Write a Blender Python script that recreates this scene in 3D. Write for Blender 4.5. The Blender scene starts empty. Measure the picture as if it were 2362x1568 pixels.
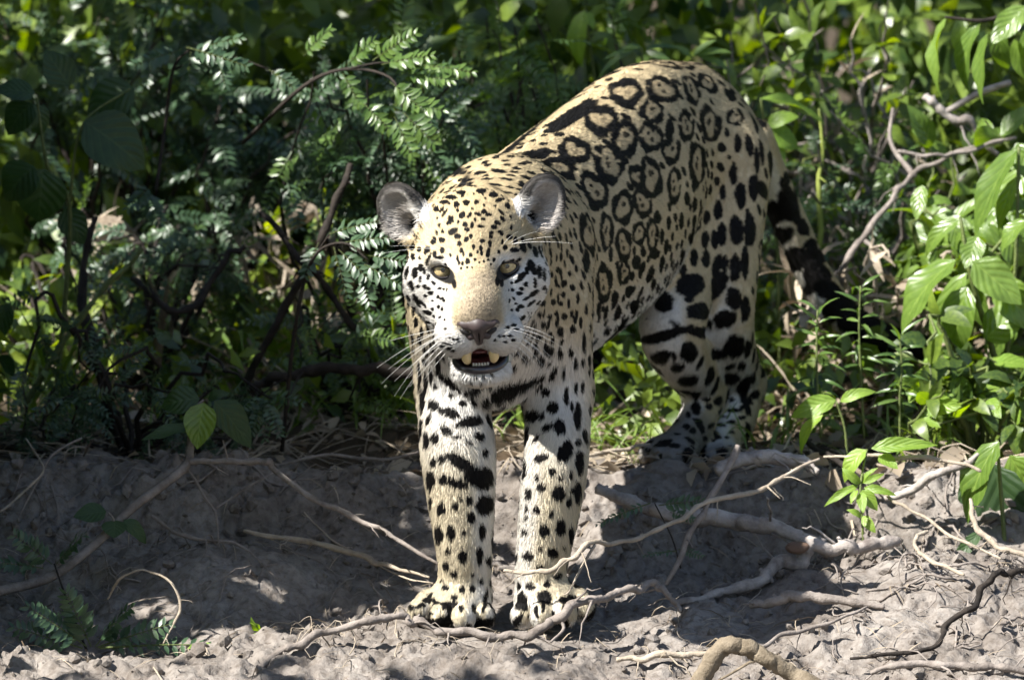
import bpy, math, random
import numpy as np
from mathutils import Vector, Matrix, Euler

# ---------------------------------------------------------------- camera
SC = bpy.context.scene
COL = SC.collection
PW, PH = 2362.0, 1568.0                 # the grid in which I measured the photograph
CAM_D, PITCH, LENS = 9.0, math.radians(6.0), 200.0
CAM = np.array([0.0, -CAM_D, 0.455 + CAM_D * math.tan(PITCH)])
c_, s_ = math.cos(PITCH), math.sin(PITCH)
CR, CU, CF = np.array([1., 0, 0]), np.array([0, s_, c_]), np.array([0, c_, -s_])   # right, up, forward
FPX = LENS / 36.0 * PW
cd = bpy.data.cameras.new('camera'); cam = bpy.data.objects.new('camera', cd); COL.objects.link(cam)
cam.location = CAM; cam.rotation_euler = (math.pi / 2 - PITCH, 0, 0)
cd.lens = LENS; cd.sensor_width = 36.0; cd.clip_start = 0.1; cd.clip_end = 3000
cd.dof.use_dof = True; cd.dof.focus_distance = 8.86; cd.dof.aperture_fstop = 6.0; cd.dof.aperture_blades = 7
SC.camera = cam
SC.render.resolution_x, SC.render.resolution_y = 1024, 679

# ---------------------------------------------------------------- sky, sun, exposure
SUN_TO = np.array([-0.58, -0.36, 0.73]); SUN_TO /= np.linalg.norm(SUN_TO)      # towards the sun: left, high, a little in front
elev = math.asin(SUN_TO[2])
w = bpy.data.worlds.new('World'); SC.world = w; w.use_nodes = True
nt = w.node_tree; bg = nt.nodes['Background']
sky = nt.nodes.new('ShaderNodeTexSky'); sky.sky_type = 'NISHITA'; sky.sun_disc = False
sky.sun_elevation = elev; sky.sun_rotation = math.atan2(SUN_TO[0], SUN_TO[1])
nt.links.new(sky.outputs[0], bg.inputs[0]); bg.inputs[1].default_value = 0.06
ld = bpy.data.lights.new('sun', 'SUN'); ld.energy = 5.0; ld.angle = math.radians(0.55); ld.color = (1.0, 0.965, 0.90)
sun = bpy.data.objects.new('sun', ld); COL.objects.link(sun)
sun.rotation_euler = Vector(-SUN_TO).to_track_quat('-Z', 'Y').to_euler()
SC.view_settings.view_transform = 'Standard'; SC.view_settings.look = 'None'
SC.view_settings.exposure = 1.55; SC.view_settings.gamma = 1.0; SC.view_settings.use_curve_mapping = False
SC.cycles.use_denoising = True
SC.cycles.max_bounces = 4; SC.cycles.diffuse_bounces = 2; SC.cycles.glossy_bounces = 2
SC.cycles.transmission_bounces = 3; SC.cycles.transparent_max_bounces = 6
SC.cycles.use_adaptive_sampling = True; SC.cycles.adaptive_threshold = 0.03
SC.cycles.caustics_reflective = False; SC.cycles.caustics_refractive = False
SC.cycles_curves.shape = 'RIBBONS'; SC.cycles_curves.subdivisions = 1

RNG = np.random.default_rng(7); random.seed(7)

# ---------------------------------------------------------------- helpers
def at(px, py, Y):
    """The point of the upright plane y = Y that stands behind a measured place of the photograph."""
    d = CF + CR * ((px - PW / 2) / FPX) + CU * ((PH / 2 - py) / FPX)
    return CAM + d * ((Y - CAM[1]) / d[1])

def mm(Y):                              # metres for one measured unit at depth Y
    return (CAM_D + Y) / c_ / FPX

def link(o, parent=None):
    COL.objects.link(o)
    if parent is not None: o.parent = parent
    return o

def mesh_np(name, V, F, mat=None, smooth=True, mats=None, midx=None):
    """Mesh from arrays: V (n,3); F = array of quads or tris, or a list of such arrays."""
    me = bpy.data.meshes.new(name)
    Fs = [np.asarray(f, dtype=np.int32) for f in (F if isinstance(F, list) else [F]) if len(f)]
    V = np.asarray(V, dtype=np.float32)
    me.vertices.add(len(V)); me.vertices.foreach_set('co', V.ravel())
    loops = np.concatenate([f.ravel() for f in Fs])
    sizes = np.concatenate([np.full(len(f), f.shape[1], dtype=np.int32) for f in Fs])
    starts = np.concatenate([[0], np.cumsum(sizes)[:-1]]).astype(np.int32)
    me.loops.add(len(loops)); me.loops.foreach_set('vertex_index', loops)
    me.polygons.add(len(sizes)); me.polygons.foreach_set('loop_start', starts)
    me.update(calc_edges=True)
    me.polygons.foreach_set('use_smooth', np.full(len(sizes), smooth))
    if mat is not None: me.materials.append(mat)
    for m in mats or (): me.materials.append(m)
    if midx is not None: me.polygons.foreach_set('material_index', np.asarray(midx, dtype=np.int32))
    me.validate()
    return me

def obj(name, me, parent=None, label=None, cat=None, group=None, kind=None, loc=None, rot=None):
    o = bpy.data.objects.new(name, me)
    link(o, parent)
    return tag(o, label, cat, group, kind, loc, rot)

def tag(o, label=None, cat=None, group=None, kind=None, loc=None, rot=None):
    if label: o['label'] = label
    if cat: o['category'] = cat
    if group: o['group'] = group
    if kind: o['kind'] = kind
    if loc is not None: o.location = loc
    if rot is not None: o.rotation_euler = rot
    return o

def set_attr(me, name, data, domain='POINT'):
    a = me.attributes.new(name, 'FLOAT_COLOR', domain)
    d = np.ones((len(data), 4), dtype=np.float32); d[:, :3] = data
    a.data.foreach_set('color', d.ravel())

def unit(v):
    v = np.asarray(v, dtype=float)
    n = np.linalg.norm(v, axis=-1, keepdims=True)
    return v / np.maximum(n, 1e-9)

def sstep(a, b, x):
    t = np.clip((x - a) / (b - a), 0, 1)
    return t * t * (3 - 2 * t)

class Noise:
    """Smooth value noise in 3-D (array in, array out)."""
    def __init__(self, seed):
        self.t = np.random.default_rng(seed).random((32, 32, 32)).astype(np.float32)
    def __call__(self, p):
        p = np.asarray(p, dtype=float); i = np.floor(p).astype(int); f = p - i; f = f * f * (3 - 2 * f); i &= 31
        j = (i + 1) & 31; t = self.t
        x0, y0, z0 = i[..., 0], i[..., 1], i[..., 2]; x1, y1, z1 = j[..., 0], j[..., 1], j[..., 2]
        fx, fy, fz = f[..., 0], f[..., 1], f[..., 2]
        def lp(a, b, q): return a + (b - a) * q
        return lp(lp(lp(t[x0, y0, z0], t[x1, y0, z0], fx), lp(t[x0, y1, z0], t[x1, y1, z0], fx), fy),
                  lp(lp(t[x0, y0, z1], t[x1, y0, z1], fx), lp(t[x0, y1, z1], t[x1, y1, z1], fx), fy), fz) * 2 - 1
    def fbm(self, p, o=4, g=0.5):
        p = np.asarray(p, dtype=float); s = 0; a = 1.0
        for k in range(o):
            s = s + a * self(p + 7.3 * k); p = p * 2.03; a *= g
        return s
NZ, NZ2 = Noise(3), Noise(11)

def spline(pts, n):
    """Catmull-Rom through pts -> n points (any number of columns)."""
    P = np.asarray(pts, dtype=float)
    if len(P) == 2: return P[0] + (P[1] - P[0]) * np.linspace(0, 1, n)[:, None]
    Q = np.vstack([2 * P[0] - P[1], P, 2 * P[-1] - P[-2]])
    t = np.linspace(0, len(P) - 1 - 1e-9, n); i = t.astype(int); f = (t - i)[:, None]
    a, b, c, d = Q[i], Q[i + 1], Q[i + 2], Q[i + 3]
    return 0.5 * (2 * b + (c - a) * f + (2 * a - 5 * b + 4 * c - d) * f * f + (3 * b - 3 * c + d - a) * f ** 3)

def tube(P, R, sides=7, cap=True):
    """Tapered tube along P with radii R -> V, quads (round caps made by shrinking the ends)."""
    P = np.asarray(P, dtype=float); R = np.asarray(R, dtype=float) * np.ones(len(P))
    T = unit(np.gradient(P, axis=0))
    n = np.cross(T[0], [0.3, 0.2, 0.9]); n = n / np.linalg.norm(n)
    N = [n]
    for k in range(1, len(P)):
        n = N[-1] - T[k] * N[-1].dot(T[k]); N.append(n / max(np.linalg.norm(n), 1e-9))
    N = np.array(N); B = np.cross(T, N)
    if cap:
        P = np.vstack([P[0] - T[0] * R[0] * .3, P, P[-1] + T[-1] * R[-1] * .3])
        R = np.concatenate([[R[0] * .05], R, [R[-1] * .05]]); N = np.vstack([N[0], N, N[-1]]); B = np.vstack([B[0], B, B[-1]])
    a = np.arange(sides) / sides * 2 * np.pi
    V = P[:, None] + R[:, None, None] * (np.cos(a)[None, :, None] * N[:, None] + np.sin(a)[None, :, None] * B[:, None])
    m = len(P); i = np.arange(m - 1)[:, None] * sides; j = np.arange(sides)[None]; j2 = (j + 1) % sides
    F = np.stack([i + j, i + j2, i + sides + j2, i + sides + j], -1).reshape(-1, 4)
    return V.reshape(-1, 3), F

class MB:
    """Collects geometry into one mesh."""
    def __init__(s): s.V, s.Q, s.T, s.n = [], [], [], 0
    def add(s, V, F):
        F = np.asarray(F)
        (s.Q if F.shape[1] == 4 else s.T).append(F + s.n); s.V.append(np.asarray(V)); s.n += len(V)
        return s
    def mesh(s, name, mat, smooth=True):
        return mesh_np(name, np.vstack(s.V), [np.vstack(x) for x in (s.Q, s.T) if x], mat, smooth)

def node(nt, kind, **kw):
    n = nt.nodes.new('ShaderNode' + kind)
    for k, v in kw.items():
        if k.startswith('i_'):
            key = k[2:]; n.inputs[int(key) if key.isdigit() else key.replace('_', ' ')].default_value = v
        else: setattr(n, k, v)
    return n

def new_mat(name):
    m = bpy.data.materials.new(name); m.use_nodes = True
    nt = m.node_tree; nt.nodes.clear()
    out = nt.nodes.new('ShaderNodeOutputMaterial'); b = nt.nodes.new('ShaderNodeBsdfPrincipled')
    nt.links.new(b.outputs[0], out.inputs[0])
    return m, nt, b

def ramp(nt, fac, stops):
    r = nt.nodes.new('ShaderNodeValToRGB'); e = r.color_ramp.elements
    while len(e) < len(stops): e.new(0.5)
    for k, (p, c) in enumerate(stops): e[k].position = p; e[k].color = (*c, 1) if len(c) == 3 else c
    nt.links.new(fac, r.inputs[0]); return r.outputs[0]
# ================================================================ the ground: a bare earth bank that drops towards the water
PROF = np.array([(-60, -3.2), (-9, -1.3), (-2, -.42), (-1, -.19), (-.5, -.075), (-.2, -.010), (0, .002), (.2, .022), (.36, .048), (.41, .075), (.46, .13), (.52, .176), (.60, .178), (.75, .163), (1.2, .16), (2.5, .22), (6, .45), (40, 2.5), (700, 40)])
BUMPS = [(*at(500, 1360, .12)[:2], .060, .12), (*at(640, 1300, .22)[:2], .035, .09), (*at(200, 1200, .30)[:2], .05, .18), (*at(820, 1160, .36)[:2], .05, .10), (*at(1000, 1180, .36)[:2], .03, .07),
         (*at(1450, 1180, .38)[:2], .05, .08), (*at(2100, 1330, .15)[:2], .045, .16), (*at(2250, 1400, .05)[:2], .03, .16), (*at(1800, 1300, .2)[:2], .015, .1), (*at(1160, 1380, .0)[:2], -.012, .05),
         (*at(300, 1460, -.05)[:2], -.03, .15), (*at(1700, 1290, .28)[:2], -.02, .08)]
def ground_z(x, y):
    x, y = np.asarray(x, dtype=float), np.asarray(y, dtype=float)
    z0 = np.zeros_like(x)
    near = np.exp(-((x / 3.0) ** 2)) * np.exp(-((y / 3.0) ** 2))
    sh = NZ.fbm(np.stack([x * 2.3, z0 + 3.1, z0], -1), 3) * .10 * sstep(.12, .4, np.abs(x - .17)) + .05 * sstep(.05, -.5, x) * np.exp(-((x + .4) / .4) ** 2)
    z = np.interp(y + sh * near, PROF[:, 0], PROF[:, 1])
    for bx, by, h, r in BUMPS: z = z + h * np.exp(-(((x - bx) / r) ** 2 + ((y - by) / r) ** 2))
    p = np.stack([x, y, z0], -1)
    z = z + near * sstep(.35, .6, y) * sstep(.10, .35, np.abs(x - .25)) * .05 * NZ.fbm(np.stack([x * 3.1 + 4, y * 2.0, z0 + 1.7], -1), 2)
    paws = 1 - .8 * np.exp(-(((x - .0) / .16) ** 2 + ((y + .06) / .10) ** 2)) - .8 * np.exp(-(((x - .28) / .16) ** 2 + ((y - .68) / .16) ** 2))
    face = np.exp(-((y - .42) / .12) ** 2)
    z = z + near * paws * (.020 * NZ.fbm(p * 7.0, 3) + .022 * face * np.abs(NZ2.fbm(p * 11.0 + 2, 3)) + (.007 + .007 * face) * NZ2.fbm(p * 31.0, 3) + .003 * np.abs(NZ.fbm(p * 90.0 + 5, 2)))
    lm = .25 + .95 * sstep(-.25, .45, NZ2.fbm(p * 3.3 + 6, 2))
    z = z + near * paws * lm * (.018 * (.35 - np.abs(NZ.fbm(p * 15.0 + 3, 3))) - .009 * sstep(.28, .55, NZ2.fbm(p * 42.0 + 1, 2)) + .003 * sstep(.1, .5, NZ.fbm(p * 55.0 + 8, 2)))
    cr = np.abs(NZ2.fbm(p * 17.0 + 9, 3)); z = z - near * paws * .012 * sstep(.10, .0, cr)       # cracks and washed-out furrows
    far = 1 - np.exp(-((np.maximum(np.abs(x), np.abs(y)) / 12) ** 2)); z = z + far * NZ.fbm(p * .02, 3) * 1.5
    return z

def grow(lo, hi, f0, f1, fine, k=.09):
    a = [f0]
    while a[-1] < f1: a.append(a[-1] + fine)
    b = [a[-1]]; s = fine
    while b[-1] < hi: s *= 1 + k; b.append(b[-1] + s)
    c = [f0]; s = fine
    while c[-1] > lo: s *= 1 + k; c.append(c[-1] - s)
    return np.array(c[:0:-1] + a + b[1:])
gx, gy = grow(-600, 600, -.95, .95, .0055), grow(-60, 700, -.42, .80, .0055)
X, Y = np.meshgrid(gx, gy, indexing='ij'); Z = ground_z(X, Y)
V = np.stack([X, Y, Z], -1).reshape(-1, 3); ny = len(gy)
i = (np.arange(len(gx) - 1)[:, None] * ny + np.arange(ny - 1)[None]).ravel()
earth, nt, b = new_mat('dry_earth')
tc = node(nt, 'TexCoord'); b.inputs['Roughness'].default_value = .95; b.inputs['Specular IOR Level'].default_value = .12
n1 = node(nt, 'TexNoise', i_Scale=5.0, i_Detail=8.0, i_Roughness=.65); n2 = node(nt, 'TexNoise', i_Scale=60.0, i_Detail=6.0, i_Roughness=.7); n3 = node(nt, 'TexVoronoi', i_Scale=75.0); n4 = node(nt, 'TexNoise', i_Scale=330.0, i_Detail=3.0)
for q in (n1, n2, n3, n4): nt.links.new(tc.outputs['Object'], q.inputs['Vector'])
c1 = ramp(nt, n1.outputs[0], [(.32, (.120, .103, .090)), (.5, (.196, .174, .156)), (.68, (.262, .239, .218))])
c2 = ramp(nt, n2.outputs[0], [(.32, (.48, .44, .41)), (.55, (1, 1, 1)), (.75, (1.12, 1.1, 1.08))])
mx = node(nt, 'MixRGB', blend_type='MULTIPLY', i_0=.9); nt.links.new(c1, mx.inputs[1]); nt.links.new(c2, mx.inputs[2])
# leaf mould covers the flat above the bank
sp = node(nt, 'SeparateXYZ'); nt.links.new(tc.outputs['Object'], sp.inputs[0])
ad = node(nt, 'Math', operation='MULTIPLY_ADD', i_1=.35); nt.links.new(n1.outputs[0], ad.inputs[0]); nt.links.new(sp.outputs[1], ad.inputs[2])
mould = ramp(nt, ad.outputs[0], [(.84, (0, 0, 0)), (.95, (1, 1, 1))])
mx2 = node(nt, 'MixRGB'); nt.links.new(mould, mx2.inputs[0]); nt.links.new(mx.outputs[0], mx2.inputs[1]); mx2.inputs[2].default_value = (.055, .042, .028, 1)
nt.links.new(mx2.outputs[0], b.inputs['Base Color'])
h1 = node(nt, 'Math', operation='MULTIPLY_ADD', i_1=.6); nt.links.new(n3.outputs[0], h1.inputs[0]); nt.links.new(n2.outputs[0], h1.inputs[2])
h2 = node(nt, 'Math', operation='MULTIPLY_ADD', i_1=.35); nt.links.new(n4.outputs[0], h2.inputs[0]); nt.links.new(h1.outputs[0], h2.inputs[2])
bp = node(nt, 'Bump', i_Strength=.7, i_Distance=.006); nt.links.new(h2.outputs[0], bp.inputs['Height']); nt.links.new(bp.outputs[0], b.inputs['Normal'])
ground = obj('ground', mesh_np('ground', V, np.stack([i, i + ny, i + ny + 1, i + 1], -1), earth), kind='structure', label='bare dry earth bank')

# loose lumps of earth
def lump(seed, n=3):
    r = np.random.default_rng(seed)
    t = (1 + 5 ** .5) / 2
    V = unit(np.array([(-1, t, 0), (1, t, 0), (-1, -t, 0), (1, -t, 0), (0, -1, t), (0, 1, t), (0, -1, -t), (0, 1, -t), (t, 0, -1), (t, 0, 1), (-t, 0, -1), (-t, 0, 1)], dtype=float))
    F = np.array([(0, 11, 5), (0, 5, 1), (0, 1, 7), (0, 7, 10), (0, 10, 11), (1, 5, 9), (5, 11, 4), (11, 10, 2), (10, 7, 6), (7, 1, 8), (3, 9, 4), (3, 4, 2), (3, 2, 6), (3, 6, 8), (3, 8, 9), (4, 9, 5), (2, 4, 11), (6, 2, 10), (8, 6, 7), (9, 8, 1)])
    return V * r.uniform(.65, 1.15, (12, 1)) * np.array([1, 1, .7]), F

def rand_rot(r, n):
    q = unit(r.normal(size=(n, 4))); a, b, c, d = q.T
    return np.stack([np.stack([1 - 2 * (c * c + d * d), 2 * (b * c - a * d), 2 * (b * d + a * c)], -1), np.stack([2 * (b * c + a * d), 1 - 2 * (b * b + d * d), 2 * (c * d - a * b)], -1), np.stack([2 * (b * d - a * c), 2 * (c * d + a * b), 1 - 2 * (b * b + c * c)], -1)], -2)

def scatter(tmpl, M, T):
    """Copies of a template (V, F) under n matrices M (n,3,3) and offsets T -> V, F."""
    V, F = tmpl; n = len(T)
    W = np.einsum('nij,vj->nvi', M, V) + T[:, None]
    return W.reshape(-1, 3), (F[None] + (np.arange(n) * len(V))[:, None, None]).reshape(-1, F.shape[1])

r = np.random.default_rng(31); mb = MB()
for k in range(6):
    n = 380; x = r.uniform(-.95, .95, n); y = np.where(r.random(n) < .5, r.uniform(-.4, .45, n), r.normal(.36, .08, n)); s = .0022 + .016 * r.random(n) ** 5
    ok = np.hypot((x - .0) / .15, (y + .06) / .10) > 1; x, y, s = x[ok], y[ok], s[ok]
    mb.add(*scatter(lump(k), rand_rot(r, len(x)) * s[:, None, None], np.stack([x, y, ground_z(x, y) + s * .25], -1)))
obj('earth_clods', mb.mesh('earth_clods', earth, False), kind='stuff', label='small crumbled lumps of dry earth lying on the bank')
# ================================================================ plants
def leaf_mat(name, c0, c1, rough=.38, trans=.35, tcol=None, vein=.0, spec=.5):
    m, nt, b = new_mat(name); out = [n for n in nt.nodes if n.type == 'OUTPUT_MATERIAL'][0]
    oi = node(nt, 'ObjectInfo'); geo = node(nt, 'TexCoord'); nz = node(nt, 'TexNoise', i_Scale=9.0, i_Detail=2.0); nt.links.new(geo.outputs['Object'], nz.inputs['Vector'])
    at_ = node(nt, 'Attribute', attribute_name='tint')
    sm = node(nt, 'Math', operation='ADD'); nt.links.new(oi.outputs['Random'], sm.inputs[0]); nt.links.new(at_.outputs['Fac'], sm.inputs[1])
    fr = node(nt, 'Math', operation='FRACT'); nt.links.new(sm.outputs[0], fr.inputs[0])
    av = node(nt, 'Math', operation='MULTIPLY_ADD', i_1=.65); nt.links.new(fr.outputs[0], av.inputs[0])
    a2 = node(nt, 'Math', operation='MULTIPLY_ADD', i_1=.9, i_2=-.28); nt.links.new(nz.outputs[0], a2.inputs[0]); nt.links.new(a2.outputs[0], av.inputs[2])
    col = ramp(nt, av.outputs[0], [(.1, c0), (.9, c1)])
    if vein:
        uv = node(nt, 'UVMap'); sx = node(nt, 'SeparateXYZ'); nt.links.new(uv.outputs[0], sx.inputs[0])
        au = node(nt, 'Math', operation='SUBTRACT', i_1=.5); nt.links.new(sx.outputs[0], au.inputs[0]); ab = node(nt, 'Math', operation='ABSOLUTE'); nt.links.new(au.outputs[0], ab.inputs[0])
        k = node(nt, 'Math', operation='MULTIPLY_ADD', i_1=-.75); nt.links.new(ab.outputs[0], k.inputs[0]); nt.links.new(sx.outputs[1], k.inputs[2])
        ss = node(nt, 'Math', operation='MULTIPLY', i_1=38.0); nt.links.new(k.outputs[0], ss.inputs[0]); sn = node(nt, 'Math', operation='SINE'); nt.links.new(ss.outputs[0], sn.inputs[0])
        v1 = ramp(nt, sn.outputs[0], [(.93, (0, 0, 0)), (1.0, (1, 1, 1))]); v2 = ramp(nt, ab.outputs[0], [(.012, (1, 1, 1)), (.03, (0, 0, 0))])
        vm = node(nt, 'MixRGB', blend_type='LIGHTEN', i_0=1.0); nt.links.new(v1, vm.inputs[1]); nt.links.new(v2, vm.inputs[2])
        vf = node(nt, 'Math', operation='MULTIPLY', i_1=vein); nt.links.new(vm.outputs[0], vf.inputs[0])
        mx = node(nt, 'MixRGB'); nt.links.new(vf.outputs[0], mx.inputs[0]); nt.links.new(col, mx.inputs[1]); mx.inputs[2].default_value = (c1[0] * 1.7 + .03, c1[1] * 1.5 + .03, c1[2] * 1.6 + .02, 1); col = mx.outputs[0]
        bp = node(nt, 'Bump', i_Strength=.22, i_Distance=.003); bp.invert = True; nt.links.new(sn.outputs[0], bp.inputs['Height']); nt.links.new(bp.outputs[0], b.inputs['Normal'])
    nt.links.new(col, b.inputs['Base Color']); b.inputs['Roughness'].default_value = rough; b.inputs['Specular IOR Level'].default_value = spec
    if trans:
        t = node(nt, 'BsdfTranslucent'); hs = node(nt, 'HueSaturation', i_Saturation=1.25, i_Value=1.7); hs.inputs['Hue'].default_value = .485; nt.links.new(col, hs.inputs['Color']); nt.links.new(hs.outputs[0], t.inputs[0])
        ms = node(nt, 'MixShader', i_0=trans); nt.links.new(b.outputs[0], ms.inputs[1]); nt.links.new(t.outputs[0], ms.inputs[2]); nt.links.new(ms.outputs[0], out.inputs[0])
    return m
def bark_mat(name, c0, c1, scale=30.0, stretch=(1, 1, 1), rough=.85):
    m, nt, b = new_mat(name); tc = node(nt, 'TexCoord'); b.inputs['Roughness'].default_value = rough; b.inputs['Specular IOR Level'].default_value = .25
    n1 = node(nt, 'TexNoise', i_Scale=scale, i_Detail=6.0, i_Roughness=.7); n2 = node(nt, 'TexNoise', i_Scale=scale * 7, i_Detail=4.0)
    for q in (n1, n2): nt.links.new(tc.outputs['Object'], q.inputs['Vector'])
    nt.links.new(ramp(nt, n1.outputs[0], [(.33, c0), (.66, c1)]), b.inputs['Base Color'])
    s = node(nt, 'Math', operation='MULTIPLY_ADD', i_1=.5); nt.links.new(n2.outputs[0], s.inputs[0]); nt.links.new(n1.outputs[0], s.inputs[2])
    bp = node(nt, 'Bump', i_Strength=.8, i_Distance=.004); nt.links.new(s.outputs[0], bp.inputs['Height']); nt.links.new(bp.outputs[0], b.inputs['Normal'])
    return m
M_BARK = bark_mat('twig_bark_grey', (.11, .092, .08), (.27, .235, .21)); M_DARK = bark_mat('bark_dark', (.010, .008, .007), (.038, .030, .024)); M_PALE = bark_mat('stick_pale', (.20, .165, .125), (.37, .315, .25)); M_LOG = bark_mat('log_weathered', (.12, .10, .09), (.40, .36, .33), 22.0); M_GREEN = bark_mat('stem_green', (.06, .08, .025), (.13, .16, .05), 40.0, rough=.55)
M_PIN = leaf_mat('leaflet_blue_green', (.030, .062, .030), (.062, .110, .050), .40, .22, spec=.6)
M_PIN2 = leaf_mat('leaflet_fresh_green', (.05, .10, .025), (.12, .19, .045), .34, .35)
M_BROAD = leaf_mat('broad_leaf_green', (.075, .135, .022), (.16, .25, .045), .33, .38, vein=.3, spec=.6)
M_BRIGHT = leaf_mat('seedling_leaf', (.14, .24, .03), (.24, .36, .06), .42, .42, vein=.3)
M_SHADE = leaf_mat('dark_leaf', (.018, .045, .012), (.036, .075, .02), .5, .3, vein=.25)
M_MIX = leaf_mat('undergrowth_leaf', (.022, .05, .016), (.17, .24, .035), .36, .4, spec=.6)
M_GRASS = leaf_mat('grass_blade', (.08, .15, .03), (.20, .28, .07), .42, .35)
M_DRY = leaf_mat('dry_leaf', (.11, .082, .055), (.40, .335, .25), .7, .15)

def leaf_shape(nl, nw, width, curl=.0, fold=.25, point=1.0, wave=0.0):
    """A leaf along +Y of length 1, half width `width`, folded along its midrib and curling down -> V, quads, uv."""
    t = np.linspace(0, 1, nl + 1); s = np.linspace(-1, 1, 2 * nw + 1)
    w = width * np.sin(np.pi * np.clip(t, 0, 1) ** .8) ** .75 * (1 - .25 * t * point); w[0] = .012; w[-1] = .004
    V, UV = [], []
    for a, ww in zip(t, w):
        ang = curl * a; y = (math.sin(ang) / curl if curl else a); z = (-(1 - math.cos(ang)) / curl if curl else 0)
        for q in s: V.append((q * ww, y, z + abs(q) * ww * fold + wave * ww * math.sin(a * 11 + q * 2) * abs(q))); UV.append((.5 + q / 2, a))
    m = 2 * nw + 1; i = (np.arange(nl)[:, None] * m + np.arange(2 * nw)[None]).ravel()
    return np.array(V), np.stack([i, i + 1, i + m + 1, i + m], -1), np.array(UV)
def leaf_mesh(name, mat, *a, **k):
    V, F, UV = leaf_shape(*a, **k); me = mesh_np(name, V, F, mat)
    ul = me.uv_layers.new(name='UVMap'); ul.data.foreach_set('uv', UV[F.ravel()].astype(np.float32).ravel()); return me

def frame(y, n):
    y = unit(y); x = unit(np.cross(y, n)); return np.stack([x, y, np.cross(x, y)], -1)        # columns x, y, z
def put(o, M3, t, sc=(1, 1, 1), parent_loc=(0, 0, 0)):
    m = np.eye(4); m[:3, :3] = M3 * np.asarray(sc)[None, :]; m[:3, 3] = np.asarray(t) - np.asarray(parent_loc); o.matrix_basis = Matrix(m.tolist()); return o
def root_of(name, loc, label, cat, group=None):
    e = bpy.data.objects.new(name, None); e.empty_display_size = .05; link(e); return tag(e, label, cat, group, loc=tuple(loc))
def on_ground(px, Y, dz=0.0):
    x = at(px, 900, Y)[0]; return np.array([x, Y, float(ground_z(x, Y)) + dz])

# -- pinnate frond: rachis along +Y of length 1, leaflets in pairs
LF = leaf_shape(2, 1, .20, .5, .25, .3)
def frond_geo(pairs, seed, ll=.21, droop=.35, wid=1.0):
    r = np.random.default_rng(seed); mb = MB(); Ms, Ts = [], []
    ax = np.array([[0, t * (1 - .08 * t), -droop * t * t] for t in np.linspace(0, 1, 9)])
    mb.add(*tube(ax, np.linspace(.012, .004, 9), 4, False))
    for k in range(pairs):
        t = .16 + .82 * k / (pairs - 1); p = np.array([0, t * (1 - .08 * t), -droop * t * t]); tg = unit(np.array([0, 1, -2 * droop * t])); up = np.array([0, -tg[2], tg[1]])
        for s in (-1, 1):
            a = math.radians(62 + 8 * r.normal()) * (1 - .35 * (t > .93)); y = unit(np.array([s * math.sin(a), math.cos(a), 0]) @ np.array([[1, 0, 0], tg, up]) + up * (.18 * r.normal() + .05))
            n = unit(up + np.array([s * (.25 + .3 * r.normal()), .2 * r.normal(), 0])); L = ll * (.62 + .38 * math.sin(math.pi * min(1, t * .85 + .18))) * r.uniform(.88, 1.1)
            F3 = frame(y, n); Ms.append(F3 * np.array([L * wid, L, L])[None]); Ts.append(p)
    return mb, np.array(Ms), np.array(Ts)
def frond_mesh(name, mat, pairs, seed, **k):
    mb, Ms, Ts = frond_geo(pairs, seed, **k); mb.add(*scatter((LF[0], LF[1]), Ms, Ts)); return mb.mesh(name, mat)
FR_BLUE = [frond_mesh('frond', M_PIN, 9 + k, 50 + k, droop=.15 + .12 * k) for k in range(4)]
FR_FRESH = [frond_mesh('frond', M_PIN2, 9 + k, 60 + k, droop=.2 + .12 * k) for k in range(4)]
BR = [leaf_mesh('leaf', M_BROAD, 8, 3, .30, c, .22, wave=w_) for c, w_ in ((.5, .1), (.9, .18), (1.4, .12), (.2, .2))]
BRT = [leaf_mesh('leaf', M_BRIGHT, 8, 3, .30, c, .2, wave=w_) for c, w_ in ((.4, .1), (.9, .15), (1.3, .1))]
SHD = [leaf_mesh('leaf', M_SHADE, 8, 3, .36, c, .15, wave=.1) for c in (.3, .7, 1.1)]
MIXL = [leaf_mesh('leaf', M_MIX, 4, 1, .26, c, .25) for c in (.3, .8, 1.3)]
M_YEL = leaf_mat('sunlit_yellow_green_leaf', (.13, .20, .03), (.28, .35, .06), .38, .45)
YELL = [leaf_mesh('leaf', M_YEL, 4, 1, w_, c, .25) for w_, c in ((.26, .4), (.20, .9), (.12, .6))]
LANC = [leaf_mesh('leaf', M_PIN2, 6, 1, .085, c, .3) for c in (.6, 1.1, 1.6)]

def tint(me, n_each, n):
    a = me.attributes.new('tint', 'FLOAT', 'POINT'); v = np.repeat(RNG.random(n).astype(np.float32), n_each)
    full = np.zeros(len(me.vertices), dtype=np.float32); full[-len(v):] = v; a.data.foreach_set('value', full)

def leaf_dirs(r, n, tang, spread=1.0):
    """Directions for leaves round a twig and normals that look at the light."""
    d = unit(tang[None] * .5 + r.normal(0, .75, (n, 3)) * spread + np.array([0, -.25, -.15])); nrm = unit(r.normal(0, .45, (n, 3)) + np.array([-.35, -.45, .8])); return d, nrm

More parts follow.
